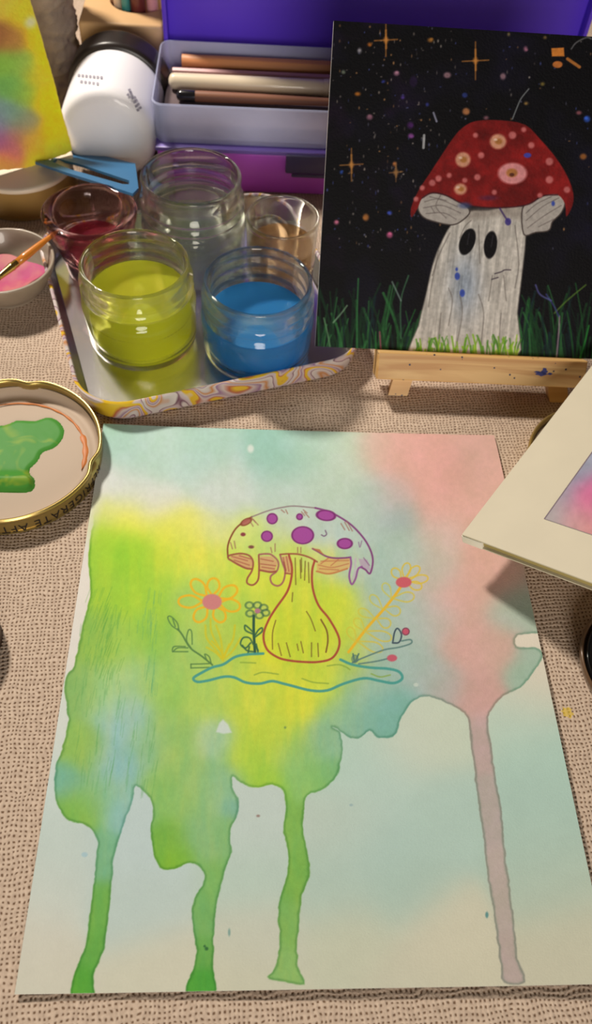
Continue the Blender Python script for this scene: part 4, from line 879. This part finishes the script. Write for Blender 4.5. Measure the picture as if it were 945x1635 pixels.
# ================================================================== white bottle on its side
ba = aty(169, 208, .470); ba[2] = .0312; bb = aty(205, 105, .56); bb[2] = .0345; bd = (bb - ba) / np.linalg.norm(bb - ba)
bx = np.cross([0, 0, 1.0], bd); bx /= np.linalg.norm(bx); by_ = np.cross(bd, bx); MB_ = frame((0, 0, 0), bx, by_, bd)
bt = thing('paint_bottle', 'white bottle lying on its side, black cap end away from viewer', 'bottle', (ba[0], .53, 0))
bm = bmesh.new(); lathe(bm, [(0, .0008), (.016, .0006)] + smoothprof([(.0225, .0008), (.0278, .0030), (.0304, .0070), (.0311, .012), (.0312, .024), (.0312, .046), (.0306, .0490), (.0285, .0505)], 4) + [(0, .051)], ba, 128, MB_); from_bm('bottle_body', bm, mat('white_plastic', (240, 234, 230), .5, coat=.2), bt, 40)
bm = bmesh.new(); lathe(bm, [(0, .049), (.029, .049)] + smoothprof([(.0325, .0495), (.0340, .051), (.0345, .054), (.0345, .066), (.0325, .069)], 3) + [(0, .0695)], ba, 96, MB_)
from_bm('cap', bm, mat('black_plastic', (38, 30, 26), .35), bt, 40)['label'] = 'black cap'
gy_ = mat('grey_print', (150, 144, 152), .6)
bm = bmesh.new()
def onface(x, y):
    # nearest surface point of the bottle along the view ray (cylinder part)
    v = ray(x, y); best = None
    for t in np.linspace(.3, 1.2, 4000):
        p = CC + v * t - ba; ax = np.dot(p, bd); r_ = np.linalg.norm(p - ax * bd)
        rb = np.interp(ax, [0, .0006, .0008, .003, .007, .012, .024, .046], [.0, .016, .0225, .0278, .0304, .0311, .0312, .0312])
        if 0 <= ax <= .046 and r_ <= rb + .0002: return CC + v * (t - .0006)
    return None
for (x0, y0, x1, y1, n_) in ((124, 120, 166, 124, 7), (128, 130, 160, 134, 5), (206, 142, 222, 180, 6), (214, 154, 226, 176, 4), (203, 150, 212, 158, 2)):
    for k in range(n_):
        f_ = k / n_; g_ = (k + .62) / n_
        ax_, ay_ = x0 + (x1 - x0) * f_, y0 + (y1 - y0) * f_; bx_, by2 = x0 + (x1 - x0) * g_, y0 + (y1 - y0) * g_
        nx_, ny_ = -(by2 - ay_), bx_ - ax_; l_ = math.hypot(nx_, ny_); nx_, ny_ = nx_ / l_ * 2.2, ny_ / l_ * 2.2
        Q = [onface(ax_ - nx_, ay_ - ny_), onface(bx_ - nx_, by2 - ny_), onface(bx_ + nx_, by2 + ny_), onface(ax_ + nx_, ay_ + ny_)]
        if all(q is not None for q in Q): bm.faces.new([bm.verts.new(Vector(q)) for q in Q])
from_bm('printed_text', bm, gy_, bt)['label'] = 'faint grey print'

# ================================================================== wooden block with pens
wl = mat('light_beech', (206, 164, 112), .45, noise=.05, nscale=14)
BX0, BX1, BY0, BY1, BZ = -.0455, .0115, .5610, .645, .0605
bm = bmesh.new(); add_box(bm, (BX0, BY0, .0003), (BX1, BY1, BZ), .0022, None, 3)
block = from_bm('pen_block', bm, wl, None, 30, ((BX0 + BX1) / 2, .60, 0))
hr = .0200; hc = at(215, 21, BZ); hx, hy = hc[0] + .001, hc[1] + hr
hx = min(hx, BX1 - .003 - hr + .004)
bm = bmesh.new(); lathe(bm, [(0, .012), (hr, .012), (hr, .08), (0, .08)], (hx, hy, 0), 64); bmesh.ops.recalc_face_normals(bm, faces=bm.faces)
cme = bpy.data.meshes.new('c'); bm.to_mesh(cme); bm.free(); cob = bpy.data.objects.new('c', cme); COL.objects.link(cob)
md = block.modifiers.new('b', 'BOOLEAN'); md.operation = 'DIFFERENCE'; md.object = cob; md.solver = 'EXACT'
bpy.context.view_layer.update()
nm = bpy.data.meshes.new_from_object(block.evaluated_get(bpy.context.evaluated_depsgraph_get())); block.modifiers.clear(); block.data = nm
bpy.data.objects.remove(cob)
tag(block, 'pale wooden block with a round hole full of pens behind the bottle', 'pen holder')
for (px_, c, rd, lab, dy) in ((172, (110, 64, 40), .0034, 'brown pen, leftmost in the wooden block', -.004), (188, (226, 196, 164), .0026, 'thin cream pen beside the brown one in the wooden block', -.008), (201, (60, 140, 132), .0030, 'teal pen standing in the wooden block', -.012),
                         (220, (104, 44, 40), .0052, 'thick dark red pen between teal and pink in the wooden block', -.011), (243, (216, 150, 152), .0040, 'pink pen, rightmost in the wooden block', -.009)):
    yy_ = hy + dy; p = aty(px_, 8, yy_); x_ = p[0]
    lx = math.sqrt(max((hr - rd - .0006) ** 2 - (yy_ - hy) ** 2, 0)); x_ = min(max(x_, hx - lx), hx + lx)
    m_ = mat('pen_' + lab.split()[0], c, .35, coat=.3)
    t_ = thing('pen', lab, 'pen', (x_, yy_, .0125), 'pens in the wooden block')
    bm = bmesh.new(); tube(bm, [(x_, yy_, z) for z in (.0125, .014, .090, .112)], [rd * .8, rd, rd, rd * .94], 20); from_bm('barrel', bm, m_, t_, 40)
    bm = bmesh.new(); tube(bm, [(x_, yy_, z) for z in (.112, .113, .136, .138)], [rd * .9, rd * 1.08, rd * 1.08, rd * .8], 20); from_bm('cap', bm, m_, t_, 40)

# ================================================================== purple case, translucent pencil box
PX0, PX1, PY0, PY1, PZ = .0125, .300, .4650, .5560, .0312
pur = mat('purple_plastic', (190, 84, 210), .35, coat=.2); pur2 = mat('violet_plastic', (100, 64, 214), .4); rimm = mat('lilac_plastic', (116, 92, 176), .35)
pc = thing('storage_case', 'open purple plastic case with upright lid behind the jars and canvas', 'case', ((PX0 + PX1) / 2, .51, 0))
bm = bmesh.new(); add_box(bm, (PX0, PY0, .0003), (PX1, PY1, PZ - .003), .002); from_bm('base', bm, pur, pc, 30)
bm = bmesh.new(); add_box(bm, (PX0 - .001, PY0 - .0012, PZ - .003), (PX1 + .001, PY1 + .001, PZ), .0010); from_bm('rim', bm, rimm, pc, 30)
xl = aty(456, 258, PY0)[0]
bm = bmesh.new(); add_box(bm, (xl, PY0 - .0032, .0172), (xl + .045, PY0 - .0002, PZ - .0012), .0010); add_box(bm, (xl + .004, PY0 - .0040, .0152), (xl + .041, PY0 - .0028, .0176), .0006); from_bm('clasp', bm, mat('slate_plastic', (66, 58, 96), .4), pc, 30)['label'] = 'dark slate clasp'
LY = .5625
bm = bmesh.new(); add_box(bm, (PX0, LY, .0300), (PX1, LY + .003, .190), .0012)
add_box(bm, (PX0, LY - .010, .030), (PX0 + .003, LY + .001, .190), .0010); add_box(bm, (PX1 - .003, LY - .010, .030), (PX1, LY + .001, .190), .0010); add_box(bm, (PX0, LY - .010, .187), (PX1, LY + .001, .190), .0010)
from_bm('lid', bm, pur2, pc, 30)
# translucent pencil box with open top
def frosted(name, col, f):
    m = bpy.data.materials.new(name); m.use_nodes = True; nt = m.node_tree; nt.nodes.clear(); N = nt.nodes.new
    o = N('ShaderNodeOutputMaterial'); t = N('ShaderNodeBsdfTransparent'); d = N('ShaderNodeBsdfPrincipled'); d.inputs['Base Color'].default_value = alb(col); d.inputs['Roughness'].default_value = .25
    mx = N('ShaderNodeMixShader'); mx.inputs[0].default_value = f; nt.links.new(t.outputs[0], mx.inputs[1]); nt.links.new(d.outputs[0], mx.inputs[2]); nt.links.new(mx.outputs[0], o.inputs[0]); return m
fz = frosted('frosted_plastic', (200, 202, 226), .5)
BXa, BXb, BYa, BYb, BZa, BZb = .0105, .190, .4665, .5500, PZ + .0002, .0572
bm = bmesh.new()
def rloop(ins, z, r=.008):
    out = []; r = max(r - ins, .002)
    for (cx, cy, a0) in ((BXb - ins - r, BYb - ins - r, 0), (BXa + ins + r, BYb - ins - r, 90), (BXa + ins + r, BYa + ins + r, 180), (BXb - ins - r, BYa + ins + r, 270)):
        for k in range(7):
            a = math.radians(a0 + 15 * k); out.append(bm.verts.new((cx + r * math.cos(a), cy + r * math.sin(a), z)))
    return out
LP = [rloop(.0025, BZa), rloop(.0008, BZa + .002), rloop(.0006, BZb - .003), rloop(.0003, BZb - .0008), rloop(.0009, BZb), rloop(.0014, BZb), rloop(.0018, BZb - .003), rloop(.0020, BZa + .0035), rloop(.004, BZa + .002)]
bm.faces.new(LP[0][::-1]); bm.faces.new(LP[-1])
for A, B in zip(LP[:-1], LP[1:]):
    for k in range(len(A)): bm.faces.new((A[k], A[(k + 1) % len(A)], B[(k + 1) % len(A)], B[k]))
tag(from_bm('pencil_box', bm, fz, None, 40, ((BXa + BXb) / 2, .51, BZa)), 'translucent pencil box resting on purple case behind the tall jar', 'box')
ins_z = BZa + .0022
def lying(name, label, cat, y, z, x0, x1, r, parts, grp='pencils and pens in the translucent box'):
    t = thing(name, label, cat, ((x0 + x1) / 2, y, z), grp)
    for (nm_, xs, rs, m_, n_) in parts:
        bm = bmesh.new(); tube(bm, [(x, y, z) for x in xs], [r * k for k in rs], n_); from_bm(nm_, bm, m_, t, 40)
zc = .0490
yo, yp, yc, yb = at(400, 94, zc + .002)[1], at(400, 113, zc)[1], at(400, 133, zc)[1], at(400, 157, zc - .002)[1]
# filler: a folded grey cloth lies under them in the box
bm = bmesh.new(); add_box(bm, (BXa + .005, BYa + .005, ins_z + .0003), (BXb - .006, BYb - .005, .0428), .003, None, 3)
tag(from_bm('folded_cloth', bm, mat('grey_brown_felt', (104, 88, 86), .9, noise=.2, nscale=40), None, 40, (.1, .51, ins_z)), 'grey-brown folded cloth under the pencils in the translucent box', 'cloth')
zb = .0430
X0 = lambda px_, py_, z: at(px_, py_, z)[0]
om = mat('orange_wood', (206, 138, 88), .5); pkm = mat('pink_lacquer', (206, 150, 142), .4); cm_ = mat('cream_plastic', (226, 206, 172), .35, coat=.3); bm_ = mat('brown_wood', (140, 92, 66), .5); bk = mat('black_tip', (24, 22, 24), .2, coat=.5); lead = mat('lead', (60, 40, 34), .5)
xo = X0(291, 94, zb + .0045)
lying('pencil', 'thick light brown pencil, farthest back in the translucent box', 'pencil', yo, zb + .0045, xo, .178, .0045, [('shaft', (xo, xo + .0003, .165), (.95, 1, 1), om, 8), ('wood_point', (.165, .176), (1, .2), wl, 16), ('lead_tip', (.1755, .178), (.22, .03), lead, 10)])
xo = X0(276, 113, zb + .003)
lying('pencil', 'thin pink pencil in the box just behind the cream pen', 'pencil', yp, zb + .003, xo, .175, .0028, [('shaft', (xo, xo + .0003, .165), (.95, 1, 1), pkm, 8), ('wood_point', (.165, .173), (1, .25), wl, 16), ('lead_tip', (.1728, .175), (.25, .03), lead, 10)])
xo = X0(269, 132, zb + .0052)
lying('marker_pen', 'thick cream pen with rounded end in the translucent box', 'pen', yc, zb + .0052, xo, .175, .0050, [('barrel', (xo, xo + .0008, xo + .002, xo + .004, .120), (.3, .7, .92, 1, 1), cm_, 24), ('cap', (.120, .1205, .170, .174), (1.0, 1.08, 1.08, .6), cm_, 24)])
xo = X0(281, 157, zb + .004)
lying('paint_brush', 'brown brush handle with black end, frontmost in the translucent box', 'paintbrush', yb, zb + .0038, xo, .17, .0036, [('handle_end', (xo, xo + .001, xo + .003, xo + .012), (.4, .8, 1, 1), bk, 20), ('handle', (xo + .012, xo + .013, .08, .14), (.9, .95, .85, .6), bm_, 20), ('ferrule', (.14, .141, .158), (.65, .75, .75), steel, 20), ('bristles', (.158, .163, .17), (.7, .8, .1), lead, 16)])

# ================================================================== cream sketchbook tilted across the lid
Pk = at(737, 853, .0255); Q1 = at(945, 583, .0345); Q2 = at(945, 931, .0465)
ku = (Q1 - Pk) / np.linalg.norm(Q1 - Pk); kv = (Q2 - Pk) - np.dot(Q2 - Pk, ku) * ku; kv /= np.linalg.norm(kv); kn = np.cross(kv, ku)
if kn[2] < 0: kn = -kn
bk_ = thing('sketchbook', 'cream sketchbook with small pink and blue painting, tilted over jar lid', 'book', tuple(Pk + ku * .08 + kv * .05))
BU, BV = .141, .130
def slabk(name, u0, u1, v0, v1, n0, n1, m_, bev=.0003):
    bm = bmesh.new(); add_box(bm, (u0, v0, n0), (u1, v1, n1), bev, frame(Pk, ku, kv, kn)); return from_bm(name, bm, m_, bk_, 30)
cream2 = mat('cream_board', (206, 194, 166), .7, noise=.02, nscale=60); pages = mat('page_edges', (170, 150, 92), .85)
slabk('front_cover', 0, BU, 0, BV, -.0009, 0, cream2)
slabk('page_block', .0012, BU - .001, .0007, BV - .001, -.0046, -.0009, pages)
slabk('back_cover', 0, BU, 0, BV, -.0054, -.0046, cream2)
slabk('corner_binding', -.0002, .0052, -.0003, .0100, -.0056, -.00095, mat('white_tape', (232, 222, 200), .6), .0004)
c0 = onplane(868, 829, Pk, kn) - Pk; cu0, cv0 = float(np.dot(c0, ku)), float(np.dot(c0, kv))
nu, nv = 140, 160; WU, WV = .060, .062
gu, gv = np.meshgrid(np.linspace(cu0, cu0 + WU, nu), np.linspace(cv0, cv0 + WV, nv)); P3 = Pk + gu.ravel()[:, None] * ku + gv.ravel()[:, None] * kv + .0003 * kn
X, Y = project(P3); pk = Sheet(X, Y, (0, 0, 0))
pk.C = field(X, Y, [(880,826,168,160,156),(892,812,172,158,160),(905,790,150,146,158),(925,760,142,144,160),(940,735,150,150,164),(945,715,150,156,172),(915,815,196,132,146),(930,795,212,112,146),(945,780,206,104,146),(925,835,206,150,146),(945,845,204,140,136),(945,820,200,120,140),(910,835,186,150,148),(980,800,150,110,150),(1000,760,110,120,170),(980,850,190,150,160),(1040,820,90,130,160),(960,690,120,140,180)], 14)
pk.C *= (1 + .06 * fbm(X, Y, 10, 63, 3)[:, None])
ed_ = np.minimum(np.minimum(gu.ravel() - cu0, gv.ravel() - cv0), 1); pk.C = np.where((ed_ < .0004)[:, None], np.array([120, 104, 110.]), pk.C)
sheet_object('small_painting', P3, nv, nu, pk.C, .0002, kn, vcol_mat('small_painting_paint', .7, .2, 1500, .25), bk_, flat=True)['label'] = 'pink and blue painted rectangle'
